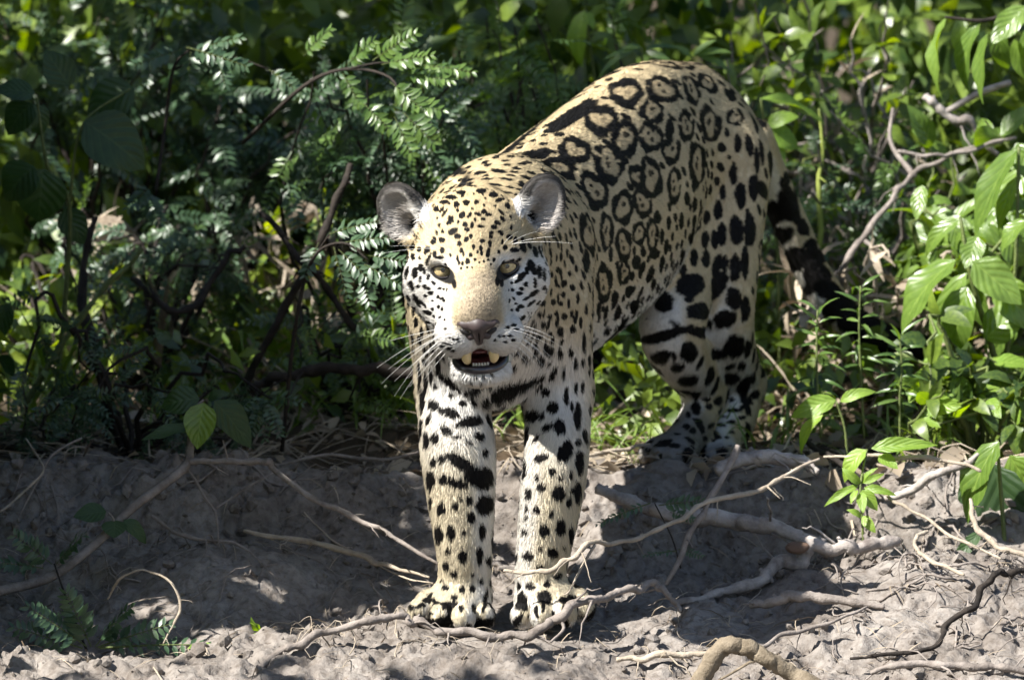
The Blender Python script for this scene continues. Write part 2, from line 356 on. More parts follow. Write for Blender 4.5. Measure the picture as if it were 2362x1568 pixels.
def shrub(name, label, cat, base, tips, fronds, size, per_tip, max_parts, stem_mat=M_DARK, seed=0, stem_r=.006, group=None, spread=1.0, tail=.45, part='frond', wid=1.0):
    """base -> a branch to every tip, leaves along the outer part of each branch; each leaf an object of its own up to max_parts."""
    r = np.random.default_rng(seed); root = root_of(name, base, label, cat, group); mb = MB(); made = 0; extra = {}
    for tip in tips:
        mid = base * .5 + tip * .5 + r.normal(0, .06, 3) + np.array([0, 0, .08]); c = spline([base, mid, tip], 14)
        c[1:-1] += r.normal(0, .006, (12, 3)); V, F = tube(c - base, np.linspace(stem_r, stem_r * .3, 14), 5, False); mb.add(V, F)
        n = max(1, int(per_tip * r.uniform(.7, 1.3))); t = 1 - tail * r.random(n) ** 1.3; P = c[np.clip((t * 13).astype(int), 0, 13)]
        D, N = leaf_dirs(r, n, unit(c[-1] - c[-4]), spread)
        for k in range(n):
            s = size * r.uniform(.65, 1.2); F3 = frame(D[k], N[k]); me = fronds[r.integers(len(fronds))]
            if made < max_parts:
                put(obj(part, me, root), F3, P[k], (s * wid, s, s), base); made += 1
            else: extra.setdefault(me.name, []).append((F3 * np.array([s * wid, s, s])[None], P[k] - base))
    obj('branches', mb.mesh('branches', stem_mat), root)
    for nm, lst in extra.items():
        me = bpy.data.meshes[nm]; V = np.empty(len(me.vertices) * 3); me.vertices.foreach_get('co', V)
        q = np.array([list(p.vertices) for p in me.polygons]); W, F = scatter((V.reshape(-1, 3), q), np.array([e[0] for e in lst]), np.array([e[1] for e in lst]))
        m2 = mesh_np('foliage', W, F, me.materials[0]); tint(m2, len(V) // 3, len(lst)); o = obj('foliage', m2, root); o['kind'] = 'stuff'
    return root

def tips_in(r, n, x0, x1, y0, y1, Y0, Y1):
    return [at(r.uniform(x0, x1), r.uniform(y0, y1), r.uniform(Y0, Y1)) for _ in range(n)]
r = np.random.default_rng(100)
# the pinnate thicket behind the jaguar's head, and darker thicket further left
shrub('pinnate_shrub', 'dense feathery green shrub with sunlit drooping leaves above the head', 'shrub', on_ground(900, 1.55), tips_in(r, 30, 700, 1060, 60, 380, 1.05, 1.6), FR_BLUE + FR_FRESH[:2], .125, 9, 290, seed=1)
shrub('pinnate_shrub', 'dark blue-green feathery shrub in the middle of the left half', 'shrub', on_ground(560, 2.1), tips_in(r, 34, 330, 800, 150, 480, 1.7, 2.5), FR_BLUE, .135, 9, 290, seed=2)
shrub('pinnate_shrub', 'feathery shrub in deep shade at the top left corner', 'shrub', on_ground(250, 2.3), tips_in(r, 30, -60, 640, -40, 240, 1.9, 2.8), FR_BLUE, .145, 9, 280, seed=3)
shrub('pinnate_shrub', 'low feathery shrub shading the ground under the left thicket', 'shrub', on_ground(330, 1.5), tips_in(r, 18, 60, 640, 500, 800, 1.35, 1.9), FR_BLUE + FR_FRESH[:1], .11, 7, 220, seed=4)
shrub('pinnate_shrub', 'feathery shrub low behind the forelegs, beside the dark fallen branch', 'shrub', on_ground(800, 1.3), tips_in(r, 18, 640, 960, 720, 960, .85, 1.3), FR_FRESH + FR_BLUE[:2], .10, 6, 160, seed=5)
shrub('pinnate_shrub', 'fresh green feathery shrub just above the arched back', 'shrub', on_ground(1350, 1.9), tips_in(r, 24, 1050, 1420, 20, 330, 1.5, 2.1), FR_FRESH, .12, 7, 200, seed=6)
shrub('leafy_shrub', 'yellow-green broad-leaved shrub behind the shoulder and rump', 'shrub', on_ground(1180, 2.3), tips_in(r, 26, 980, 1420, -40, 300, 1.9, 2.5), MIXL, .085, 10, 260, seed=7, part='leaf', wid=1.1)
shrub('leafy_shrub', 'leafy shrub with grey stems in shade at the top right', 'shrub', on_ground(1900, 2.2), tips_in(r, 30, 1600, 2150, -40, 330, 1.6, 2.4), MIXL, .07, 9, 260, M_BARK, seed=8, part='leaf')
shrub('pinnate_shrub', 'small feathery shrub beyond the tail', 'shrub', on_ground(1950, 1.9), tips_in(r, 16, 1780, 2080, 240, 620, 1.4, 2.0), FR_FRESH + FR_BLUE, .11, 6, 110, M_BARK, seed=9)
shrub('leafy_shrub', 'pale sunlit shrub low behind the tail', 'shrub', on_ground(1900, 1.7), tips_in(r, 18, 1740, 2050, 480, 860, 1.35, 1.8), MIXL + LANC, .07, 9, 180, M_PALE, seed=10, part='leaf')
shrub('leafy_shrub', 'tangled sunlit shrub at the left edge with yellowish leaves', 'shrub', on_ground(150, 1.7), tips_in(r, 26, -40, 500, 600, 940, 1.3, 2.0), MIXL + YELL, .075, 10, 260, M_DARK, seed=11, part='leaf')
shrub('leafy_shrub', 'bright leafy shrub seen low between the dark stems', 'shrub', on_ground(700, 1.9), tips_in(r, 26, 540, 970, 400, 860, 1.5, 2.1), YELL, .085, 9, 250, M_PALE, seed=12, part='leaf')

shrub('pinnate_shrub', 'low feathery shrub spilling over the shaded bank edge at left', 'shrub', on_ground(300, .85), tips_in(r, 16, -20, 640, 900, 1040, .55, .9), FR_BLUE, .085, 7, 130, seed=17)
shrub('leafy_shrub', 'leafy shrub with mid-sized leaves behind the broad-leaved shrub', 'shrub', on_ground(2250, 1.5), tips_in(r, 22, 2040, 2420, 240, 820, 1.15, 1.6), BR, .095, 7, 150, M_GREEN, seed=18, part='leaf', wid=.8)
shrub('leafy_shrub', 'small-leaved shrub filling the lower right edge above the bank', 'shrub', on_ground(2260, .8), tips_in(r, 20, 2060, 2420, 800, 1040, .55, .9), MIXL + BRT[:1], .06, 8, 160, M_GREEN, seed=19, part='leaf')
DRYL = [leaf_mesh('leaf', M_DRY, 4, 1, w_, c, .3) for w_, c in ((.12, .5), (.22, 1.0), (.07, .3))]
shrub('dead_shrub', 'withered shrub with pale dry leaves left of the cheek', 'shrub', on_ground(720, 1.75), tips_in(r, 20, 580, 930, 540, 860, 1.45, 1.9), DRYL, .085, 7, 150, M_PALE, seed=13, part='leaf')
shrub('dead_shrub', 'withered pale shrub deep in the left thicket', 'shrub', on_ground(330, 1.9), tips_in(r, 18, 120, 560, 480, 860, 1.6, 2.1), DRYL, .085, 7, 130, M_PALE, seed=14, part='leaf')
shrub('dead_shrub', 'withered grey shrub under the drooping leaves, top right', 'shrub', on_ground(2000, 2.0), tips_in(r, 20, 1780, 2250, 80, 520, 1.7, 2.3), DRYL, .06, 5, 100, M_LOG, seed=15, part='leaf')
shrub('dead_shrub', 'withered straw-coloured shrub low at the right, behind the herbs', 'shrub', on_ground(2060, 1.4), tips_in(r, 18, 1800, 2300, 560, 950, 1.1, 1.6), DRYL, .07, 7, 130, M_PALE, seed=16, part='leaf')

# mass of leaves further back: nobody could count it
def leaf_mass(name, label, n, xr, yr, zr, size, mat, seed, shape=(2, 1, .28, .7, .25), wid=1.0):
    r = np.random.default_rng(seed); t = leaf_shape(*shape)
    P = np.stack([r.uniform(*xr, n * 2), r.uniform(*yr, n * 2), r.uniform(*zr, n * 2)], -1)
    P = P[np.argsort(-NZ.fbm(P * 2.2 + seed, 2) + r.normal(0, .25, len(P)))[:n]]; P[:, 2] += ground_z(P[:, 0], P[:, 1])
    y = unit(r.normal(0, 1, (n, 3)) + np.array([0, -.4, -.35])); nr = unit(r.normal(0, .55, (n, 3)) + np.array([-.3, -.4, .7]))
    x = unit(np.cross(y, nr)); z = np.cross(x, y); s = size * r.uniform(.5, 1.3, n)
    V, F = scatter((t[0], t[1]), np.stack([x * wid, y, z], -1) * s[:, None, None], P)
    me = mesh_np(name, V, F, mat); tint(me, len(t[0]), n); return obj(name, me, kind='stuff', label=label)
leaf_mass('undergrowth', 'dense dark undergrowth behind the shrubs', 11000, (-1.9, 1.9), (2.0, 3.2), (0, 1.15), .085, M_MIX, 41)
leaf_mass('forest_edge', 'wall of forest leaves far behind', 14000, (-6, 6), (3.4, 5.6), (-.1, 3.6), .20, M_MIX, 42)
leaf_mass('far_undergrowth', 'low dark growth covering the ground under the forest', 5000, (-4, 4), (2.7, 7.5), (0, .6), .15, M_MIX, 44)
leaf_mass('ground_cover', 'small leaves covering the ground behind the jaguar', 5200, (-2.4, 2.8), (.95, 2.2), (0, .20), .05, M_MIX, 43)
# -- plants whose leaves can be told apart: leaves given by stalk end and tip
def leaf_plant(name, label, cat, base, leaves, meshes, stems=(), stem_mat=M_GREEN, seed=0, nrm=(-.25, -.65, .7), wmul=1.0, part='leaf'):
    """leaves: (base px, base py, tip px, tip py, width, Y base[, Y tip]); stems: lists of (px, py, Y, radius)."""
    r = np.random.default_rng(seed); root = root_of(name, base, label, cat)
    for L in leaves:
        bx, by, tx, ty, w, Yb = L[:6]; Yt = L[6] if len(L) > 6 else Yb - .02 * r.random() - .01
        A, B = at(bx, by, Yb), at(tx, ty, Yt); ln = np.linalg.norm(B - A); n = unit(np.array(nrm) + r.normal(0, .22, 3)); me = meshes[r.integers(len(meshes))]
        put(obj(part, me, root), frame(B - A, n), A, (w * wmul * mm(Yb) / .56, ln * 1.06, ln), base)
    for st in stems:
        P = np.array([at(*q[:3]) for q in st]) - base; R = np.array([q[3] * mm(q[2]) for q in st]); n = 5 * (len(st) - 1) + 1
        V, F = tube(spline(P, n), np.interp(np.linspace(0, 1, n), np.linspace(0, 1, len(R)), R), 7); obj('stem', mesh_np('stem', V, F, stem_mat), root)
    return root
Yr = .95
leaf_plant('broad_leaf_shrub', 'broad-leaved shrub with large glossy sunlit leaves at the right edge', 'shrub', on_ground(2320, 1.05), [
    (2345, 345, 2217, 522, 96, Yr), (2352, 390, 2285, 515, 66, Yr + .04), (2212, 508, 2095, 566, 46, Yr), (2196, 470, 2130, 440, 34, Yr + .05), (2128, 428, 2112, 502, 44, Yr + .05), (2204, 600, 2028, 722, 112, Yr - .08), (2230, 630, 2108, 790, 70, Yr - .02),
    (2232, 662, 2168, 816, 92, Yr - .10), (2244, 602, 2352, 694, 92, Yr - .06), (2318, 548, 2380, 612, 74, Yr), (2255, 545, 2228, 612, 62, Yr), (2368, 508, 2292, 556, 62, Yr - .04), (2270, 782, 2368, 700, 96, Yr), (2236, 640, 2262, 760, 70, Yr + .06), (2300, 640, 2385, 760, 90, Yr - .02),
    (2345, 330, 2385, 420, 60, Yr + .03), (2210, 600, 2190, 540, 40, Yr + .05), (2320, 480, 2250, 430, 54, Yr + .08), (2330, 700, 2290, 830, 80, Yr + .06), (2200, 520, 2240, 600, 52, Yr + .05)], BR,
    [[(2320, 1010, 1.05, 8), (2300, 850, 1.0, 8), (2240, 640, Yr, 6), (2215, 500, Yr, 4)], [(2310, 900, 1.02, 7), (2340, 650, Yr, 5), (2350, 340, Yr, 4)], [(2240, 640, Yr, 5), (2320, 545, Yr, 4), (2370, 505, Yr, 3)]], seed=3)
leaf_plant('hanging_branch', 'branch with long drooping light green leaves in the top right corner', 'branch', at(2420, 40, 1.15), [
    (2182, 42, 2104, 208, 58, 1.15), (2262, 52, 2150, 202, 60, 1.15), (2278, 78, 2236, 228, 60, 1.10), (2365, 15, 2288, 95, 66, 1.12), (2340, 92, 2372, 205, 56, 1.14), (2300, 60, 2310, 190, 50, 1.2), (2220, 40, 2200, 150, 46, 1.2), (2380, 60, 2352, 180, 56, 1.18)], BR,
    [[(2440, 30, 1.15, 7), (2360, 25, 1.15, 6), (2270, 48, 1.15, 5), (2180, 40, 1.15, 3)]], M_DARK, seed=4, nrm=(-.7, -.6, .4))
leaf_plant('mottled_leaf_plant', 'plant with one pale mottled hanging leaf and dark leaves, lower right', 'plant', on_ground(2320, .35), [
    (2304, 1018, 2181, 1180, 96, .35), (2292, 1070, 2338, 1280, 112, .42), (2262, 1226, 2196, 1296, 30, .36), (2330, 1050, 2400, 1180, 90, .42), (2250, 1080, 2230, 1220, 60, .45)], [SHD[0], SHD[1], BR[1]],
    [[(2320, 1290, .38, 6), (2310, 1150, .38, 5), (2300, 1015, .36, 4)]], seed=5)
leaf_plant('seedling', 'bright green seedling with three leaves above the pale log', 'seedling', on_ground(1948, .52), [
    (1927, 922, 1824, 948, 52, .52), (1898, 957, 1807, 1018, 44, .50), (1938, 926, 2008, 884, 30, .52), (1928, 924, 1917, 890, 14, .53)], BRT, [[(1955, 1060, .52, 3.5), (1948, 985, .52, 3), (1928, 924, .52, 2.5)], [(1940, 960, .52, 2), (1898, 957, .51, 2)]], seed=6)
leaf_plant('seedling', 'lime green seedling with star-shaped leaf whorl on the right bank', 'seedling', on_ground(1992, .30), [
    (2010, 1034, 2152, 1014, 40, .32), (2028, 1050, 2068, 1073, 36, .33), (1997, 1037, 1921, 1090, 50, .30), (1980, 1120, 1899, 1152, 22, .28), (1984, 1116, 1952, 1085, 22, .28), (1992, 1114, 2036, 1090, 18, .28), (1993, 1125, 2060, 1131, 22, .28),
    (1988, 1130, 2024, 1174, 34, .27), (1978, 1130, 1958, 1152, 18, .27), (1986, 1135, 1990, 1176, 26, .27), (1990, 1190, 2014, 1222, 26, .26), (1986, 1192, 1968, 1170, 18, .26), (1985, 1118, 2006, 1072, 20, .29)], BRT,
    [[(1992, 1260, .27, 3), (1988, 1180, .27, 3), (1985, 1120, .28, 3), (2000, 1036, .31, 2.5)]], seed=7)
def herb(label, px, Y, y0, y1, n, L, seed):
    r = np.random.default_rng(seed); lv = []
    for k in range(n):
        t = k / (n - 1); py = y0 + (y1 - y0) * t; a = k * 2.4; up = .35 + 1.3 * t ** 2; d = np.array([math.cos(a), 0]); ln = L * (1.05 - .45 * t) * r.uniform(.8, 1.15)
        lv.append((px + 4 * math.cos(a), py, px + math.cos(a) * ln * .95, py - ln * up * .5 + 14 * (1 - t), 13, Y, Y - .05 * math.sin(a)))
    leaf_plant('herb', label, 'herb', on_ground(px, Y), lv, LANC, [[(px + 9 * math.sin(seed), 1010, Y, 3), (px, y0, Y, 3), (px + 5 * math.cos(seed * 2), (y0 + y1) / 2, Y, 2.5), (px, y1, Y, 2)]], M_GREEN, seed=seed, wmul=2.5)
herb('upright herb with narrow leaves in front of the tail', 1886, .62, 900, 715, 26, 86, 1)
herb('narrow-leaved herb right of the tail, under the broad leaves', 1985, .72, 850, 660, 22, 80, 2)
herb('narrow-leaved herb standing behind the seedlings, farthest right of its kind', 2075, .66, 930, 770, 22, 82, 3)
leaf_plant('trailing_vine', 'leafy vine whose thick stem climbs the shaded bank at lower left', 'vine', on_ground(20, .0), [
    (460, 919, 366, 921, 62, .2), (470, 929, 450, 1026, 82, .18, .15), (495, 924, 582, 1020, 76, .2), (440, 984, 329, 1004, 32, .18), (480, 920, 512, 896, 26, .22), (245, 1179, 174, 1186, 46, .1), (265, 1199, 262, 1236, 52, .1), (285, 1199, 348, 1241, 32, .1)], SHD + BR[:1],
    [[(-60, 1380, .0, 12), (0, 1362, .0, 12), (120, 1328, .05, 12), (230, 1245, .1, 11), (300, 1175, .12, 11), (380, 1115, .15, 11), (430, 1072, .18, 11), (440, 1020, .2, 9), (445, 950, .2, 6), (470, 922, .2, 3)], [(250, 1228, .11, 4), (262, 1200, .1, 3), (250, 1182, .1, 2)]], M_BARK, seed=8, nrm=(-.1, -.75, .6))
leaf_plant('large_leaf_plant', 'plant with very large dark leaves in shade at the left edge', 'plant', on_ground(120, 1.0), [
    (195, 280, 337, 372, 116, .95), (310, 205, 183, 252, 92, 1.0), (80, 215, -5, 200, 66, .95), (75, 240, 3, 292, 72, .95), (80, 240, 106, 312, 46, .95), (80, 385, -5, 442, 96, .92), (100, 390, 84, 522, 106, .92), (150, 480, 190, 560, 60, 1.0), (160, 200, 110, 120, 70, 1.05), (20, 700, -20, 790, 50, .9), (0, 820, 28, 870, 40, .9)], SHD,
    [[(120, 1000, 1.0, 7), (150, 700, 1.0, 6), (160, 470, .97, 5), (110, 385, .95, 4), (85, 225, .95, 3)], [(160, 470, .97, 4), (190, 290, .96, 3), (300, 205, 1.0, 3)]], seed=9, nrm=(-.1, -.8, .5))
leaf_plant('leafy_sprig', 'single long pale leaf blurred behind the back, near the top', 'sprig', on_ground(1340, 2.2), [(1350, 25, 1295, 155, 56, 1.9), (1345, 30, 1380, 60, 30, 1.9)], BRT, [[(1400, 950, 2.2, 4), (1380, 300, 2.0, 4), (1350, 20, 1.9, 3)]], seed=10)
leaf_plant('leafy_sprig', 'sprig of narrow leaves rising behind the top of the rump', 'sprig', on_ground(1480, 1.7), [(1470, 115, 1350, 150, 22, 1.6), (1475, 112, 1395, 118, 18, 1.6), (1480, 112, 1440, 88, 18, 1.6), (1490, 112, 1560, 95, 18, 1.6), (1490, 118, 1540, 132, 20, 1.6), (1600, 130, 1680, 95, 22, 1.6), (1610, 132, 1700, 130, 22, 1.6), (1600, 128, 1640, 85, 18, 1.6), (1595, 132, 1570, 100, 18, 1.6)], LANC, [[(1500, 700, 1.7, 4), (1490, 300, 1.65, 4), (1480, 110, 1.6, 3)], [(1490, 300, 1.65, 3), (1600, 130, 1.6, 2)]], seed=11, wmul=3.4)
leaf_plant('leafy_sprig', 'long bright leaf reaching right of the rump', 'sprig', on_ground(1800, 1.5), [(1752, 228, 1915, 232, 34, 1.4), (1765, 300, 1850, 330, 60, 1.5), (1770, 290, 1830, 250, 40, 1.5), (1775, 320, 1815, 400, 50, 1.5)], BRT, [[(1800, 900, 1.5, 4), (1790, 500, 1.5, 4), (1755, 230, 1.4, 3)]], seed=12)

def pinnate_plant(name, label, cat, base, fronds, mat, seed, sep=True, stems=()):
    """fronds: (base px, py, tip px, py, Y, leaflet length in px, pairs); each leaflet a piece of its frond."""
    r = np.random.default_rng(seed); root = root_of(name, base, label, cat); lm = leaf_mesh('leaflet', mat, 3, 1, .21, .4, .22, point=.3)
    for k, (bx, by, tx, ty, Yf, ll, pairs) in enumerate(fronds):
        A, B = at(bx, by, Yf), at(tx, ty, Yf - .03); ln = np.linalg.norm(B - A); F3 = frame(B - A, unit(np.array([-.3, -.7, .65]) + r.normal(0, .2, 3)))
        mb, Ms, Ts = frond_geo(pairs, seed * 10 + k, ll=ll * mm(Yf) / ln, droop=.08); fo = obj('frond', mb.mesh('rachis', M_GREEN), root); put(fo, F3, A, (ln,) * 3, base)
        for M, t in zip(Ms, Ts):
            o = obj('leaflet', lm, fo); m = np.eye(4); m[:3, :3] = M; m[:3, 3] = t; o.matrix_basis = Matrix(m.tolist())
    for st in stems:
        P = np.array([at(*q[:3]) for q in st]) - base; R = np.array([q[3] * mm(q[2]) for q in st]); n = 5 * (len(st) - 1) + 1
        V, F = tube(spline(P, n), np.interp(np.linspace(0, 1, n), np.linspace(0, 1, len(R)), R), 7); obj('stem', mesh_np('stem', V, F, M_DARK), root)
pinnate_plant('pinnate_sprig', 'feathery sprig with white-glinting leaflets beside the jaguar cheek', 'sprig', on_ground(760, .62), [
    (790, 560, 905, 540, .5, 34, 9), (780, 575, 860, 650, .5, 34, 8), (840, 610, 925, 655, .48, 36, 8), (770, 570, 800, 690, .5, 32, 8), (850, 590, 935, 600, .48, 32, 8), (760, 540, 880, 500, .55, 32, 10), (835, 630, 850, 700, .5, 34, 7), (735, 560, 700, 640, .6, 30, 9)], M_PIN, 71, stems=[[(650, 1040, .65, 5), (680, 760, .6, 5), (720, 600, .58, 4), (790, 560, .5, 3), (850, 600, .48, 2)], [(720, 600, .58, 3), (760, 540, .55, 2)]])
pinnate_plant('pinnate_branch', 'sunlit feathery branch hanging above the jaguar ear', 'branch', at(700, 200, 1.0), [
    (880, 150, 1000, 120, .85, 34, 10), (860, 140, 960, 70, .9, 32, 10), (930, 170, 1050, 180, .85, 34, 10), (900, 190, 985, 260, .8, 36, 9), (920, 240, 1030, 250, .8, 36, 9), (930, 260, 1005, 335, .75, 38, 8), (910, 270, 950, 360, .75, 36, 8), (800, 150, 860, 90, .95, 32, 10), (790, 170, 830, 240, .95, 30, 9), (960, 150, 1100, 160, .95, 32, 11), (840, 240, 900, 300, .85, 32, 9), (700, 130, 760, 60, 1.0, 30, 10)], M_PIN2, 72,
    stems=[[(560, 330, 1.15, 5), (700, 200, 1.0, 5), (800, 160, .95, 4), (900, 180, .85, 3), (930, 250, .8, 2)], [(800, 160, .95, 3), (880, 145, .88, 2), (960, 150, .92, 1.5)]])
pinnate_plant('pinnate_branch', 'silvery feathery branch at the upper left of the thicket', 'branch', at(380, 200, 1.1), [
    (430, 110, 580, 150, 1.05, 34, 11), (440, 120, 430, 210, 1.05, 34, 9), (420, 115, 300, 150, 1.05, 32, 10), (500, 130, 520, 200, 1.05, 32, 8), (360, 120, 330, 200, 1.1, 30, 9), (470, 110, 560, 80, 1.1, 30, 9), (620, 160, 700, 220, 1.05, 30, 9), (330, 440, 370, 520, 1.0, 32, 9), (350, 430, 290, 480, 1.0, 30, 9)], M_PIN, 73, stems=[[(360, 440, 1.05, 4), (380, 300, 1.1, 4), (400, 160, 1.08, 4), (440, 112, 1.05, 2)], [(400, 160, 1.08, 3), (520, 130, 1.05, 2), (620, 160, 1.05, 2)]])
pinnate_plant('pinnate_seedling', 'small dark feathery seedling in the shade right of the forelegs', 'seedling', on_ground(1540, .1), [
    (1500, 1160, 1365, 1205, .1, 20, 12), (1520, 1165, 1625, 1150, .1, 24, 10), (1545, 1180, 1600, 1195, .1, 20, 8), (1560, 1270, 1480, 1275, .08, 16, 9), (1565, 1265, 1620, 1280, .08, 16, 8)], M_PIN, 74, stems=[[(1570, 1310, .08, 2), (1550, 1240, .09, 2), (1510, 1160, .1, 1.5)]])
pinnate_plant('fern', 'dark fern low in the shade at the bottom left', 'fern', on_ground(200, -.12), [
    (200, 1490, 60, 1390, -.12, 40, 12), (210, 1490, 150, 1360, -.12, 42, 12), (220, 1490, 300, 1385, -.12, 40, 12), (225, 1492, 400, 1430, -.13, 36, 12), (230, 1494, 520, 1470, -.14, 32, 12), (190, 1494, 20, 1440, -.12, 36, 11), (120, 1300, 30, 1230, .05, 36, 10), (130, 1300, 190, 1225, .05, 34, 10), (100, 1310, -10, 1290, .05, 34, 10)], M_PIN, 75, stems=[[(200, 1500, -.12, 3), (160, 1400, -.04, 3), (125, 1300, .05, 2)]])
leaf_plant('seedling', 'tiny seedling at the lit edge of the ground, lower left', 'seedling', on_ground(595, -.1), [(598, 1455, 575, 1440, 16, -.1), (600, 1455, 628, 1445, 16, -.1), (600, 1457, 600, 1432, 14, -.1), (460, 1490, 440, 1480, 14, -.15), (462, 1490, 495, 1476, 16, -.15), (600, 1458, 580, 1466, 14, -.1)], BRT, [[(600, 1480, -.1, 2), (599, 1455, -.1, 1.5)]], seed=14)

# grass
def grass_tuft(label, px, Y, n, hgt, seed, spread=.06, mat=M_GRASS, lean=.5, group=None):
    r = np.random.default_rng(seed); base = on_ground(px, Y); root = root_of('grass_tuft', base, label, 'grass', group); bl = GB[id(mat)]
    for k in range(n):
        p = np.array([r.normal(0, spread), r.normal(0, spread), 0]); p[2] = float(ground_z(base[0] + p[0], base[1] + p[1])) - base[2]
        a = r.uniform(0, 6.28); d = unit(np.array([math.cos(a) * lean, math.sin(a) * lean, 1.0])); L = hgt * r.uniform(.5, 1.2); nrm = np.array([-math.cos(a), -math.sin(a), .5])
        put(obj('blade', bl[r.integers(len(bl))], root), frame(d, nrm), p, (L * .35, L, L))
GB = {id(m): [leaf_mesh('blade', m, 6, 1, .055, c, .3) for c in (.5, 1.0, 1.6)] for m in (M_GRASS, M_DRY)}
for k, (px, Y, n, h, lab) in enumerate([(1370, .85, 22, .16, 'grass tuft under the belly, close behind the foreleg'), (1450, .75, 18, .13, 'short grass tuft left of the hind paws'), (1530, .95, 16, .15, 'grass tuft behind the hind paws'), (1160, .9, 18, .14, 'grass tuft seen between the forelegs'),
        (880, .95, 22, .16, 'grass tuft left of the foreleg on the bank top'), (640, 1.05, 24, .18, 'grass tuft under the dark fallen branch'), (420, 1.1, 26, .22, 'tall grass tuft under the left thicket'), (120, 1.15, 26, .26, 'tall grass tuft at the left edge'), (1790, .9, 20, .16, 'grass tuft right of the hind leg'), (2130, .75, 18, .16, 'grass tuft under the broad-leaved shrub'), (760, 1.5, 26, .32, 'tall grass clump behind the dark stems'), (560, 1.6, 26, .34, 'tall grass clump in the gap left of centre')]):
    grass_tuft(lab, px, Y, n, h, 200 + k, .05)
for k, (px, Y, n, h, lab) in enumerate([(1800, 1.5, 26, .34, 'dry straw tuft behind the tail root'), (2120, 1.5, 26, .36, 'dry straw tuft behind the broad leaves'), (300, 1.5, 26, .34, 'dry straw tuft in the left thicket'), (690, 1.4, 24, .30, 'dry straw tuft left of the cheek'), (1960, 1.2, 20, .26, 'dry straw tuft under the tail')]):
    grass_tuft(lab, px, Y, n, h, 300 + k, .06, M_DRY, .6)
# ================================================================ roots, sticks and logs, each by itself
def stick(name, label, cat, pts, mat, rough=.12, seed=0, sides=8, offs=()):
    r = np.random.default_rng(seed + 900); P = np.array([at(*p[:3]) for p in pts]); R = np.array([p[3] * mm(p[2]) for p in pts]); n = 12 * (len(pts) - 1) + 1
    S = spline(np.column_stack([P, R]), n); C, W = S[:, :3].copy(), S[:, 3] * (1 + rough * spline(r.normal(0, 1, (max(4, n // 2), 1)), n)[:, 0]); C += spline(r.normal(0, min(.45, rough * 4), (max(4, n // 4), 3)), n) * W[:, None]
    V, F = tube(C, np.maximum(W, 3e-4), sides + 2); V = V + np.stack([NZ.fbm(V * 170.0 + 9 * q, 2) for q in range(3)], -1) * (.16 * W.mean())
    mb = MB().add(V, F)
    for k in range(max(2, n // 14)):                              # rootlets
        i = r.integers(2, n - 2); d = unit(r.normal(0, 1, 3) * [1, 1, .5] + [0, -.2, -.25]); ln = r.uniform(5, 14) * W.mean(); q = np.linspace(0, 1, 7)[:, None]
        P2 = C[i] + d * ln * q + np.array([0, 0, -.35]) * ln * q ** 2 + r.normal(0, .05, (7, 3)) * ln * q; mb.add(*tube(P2, np.linspace(.32, .08, 7) * min(W[i], .008) + 2e-4, 5))
    for k in range(1, n - 1):                                     # knots
        if r.random() < (.07 if rough > .04 else 0): mb.add(*tube(np.array([C[k], C[k] + unit(r.normal(0, 1, 3)) * W[k] * 1.7]), np.array([W[k] * .6, W[k] * .3]), 5))
    sink = .5 * W.mean() if name == 'log' else 0; C = C - [0, 0, sink]; mb.V = [v - [0, 0, sink] for v in mb.V]
    base = C[0].copy(); mb.V = [v - base for v in mb.V]
    o = obj(name, mb.mesh(name, mat), label=label, cat=cat, loc=tuple(base))
    for st in offs:
        P = np.array([at(*q[:3]) for q in st]) - base; rr = np.array([q[3] * mm(q[2]) for q in st]); m = 6 * (len(st) - 1) + 1
        V, F = tube(spline(P, m), np.interp(np.linspace(0, 1, m), np.linspace(0, 1, len(rr)), rr), 6); obj('side_twig', mesh_np('side_twig', V, F, mat), o)
    return o
stick('root', 'gnarled grey root lying in front of the fore paws', 'root', [(520, 1590, -.31, 8), (560, 1568, -.30, 8), (640, 1505, -.27, 9), (720, 1470, -.25, 9), (850, 1432, -.22, 9), (930, 1420, -.2, 9), (965, 1436, -.2, 9), (1040, 1457, -.21, 10), (1130, 1466, -.21, 10), (1220, 1462, -.21, 11), (1285, 1424, -.20, 11), (1330, 1398, -.19, 10), (1400, 1378, -.15, 9), (1460, 1358, -.1, 8), (1510, 1350, -.06, 8), (1545, 1375, -.08, 7), (1570, 1412, -.10, 5)], M_BARK, seed=1,
      offs=[[(1290, 1424, -.2, 5), (1300, 1450, -.21, 4), (1270, 1480, -.24, 3)], [(1130, 1466, -.21, 3), (1120, 1490, -.24, 2)]])
stick('bent_branch', 'thick brown bent branch at the bottom, nearest the viewer', 'branch', [(1545, 1720, -.45, 22), (1575, 1640, -.45, 22), (1612, 1572, -.45, 22), (1662, 1500, -.45, 21), (1700, 1489, -.45, 20), (1750, 1508, -.45, 20), (1815, 1545, -.45, 20), (1900, 1600, -.46, 20), (1985, 1690, -.48, 19)], bark_mat('branch_brown', (.10, .078, .052), (.22, .18, .13), 45.0), .035, 2, 16)
stick('dry_twig', 'long dry twig arching from the leafy vine down to the left foreleg', 'twig', [(435, 1066, .18, 7), (520, 1064, .15, 7), (605, 1064, .12, 7), (640, 1088, .1, 7), (720, 1148, .05, 6), (830, 1200, .02, 6), (910, 1238, 0, 5), (1010, 1302, -.03, 4)], M_BARK, seed=3)
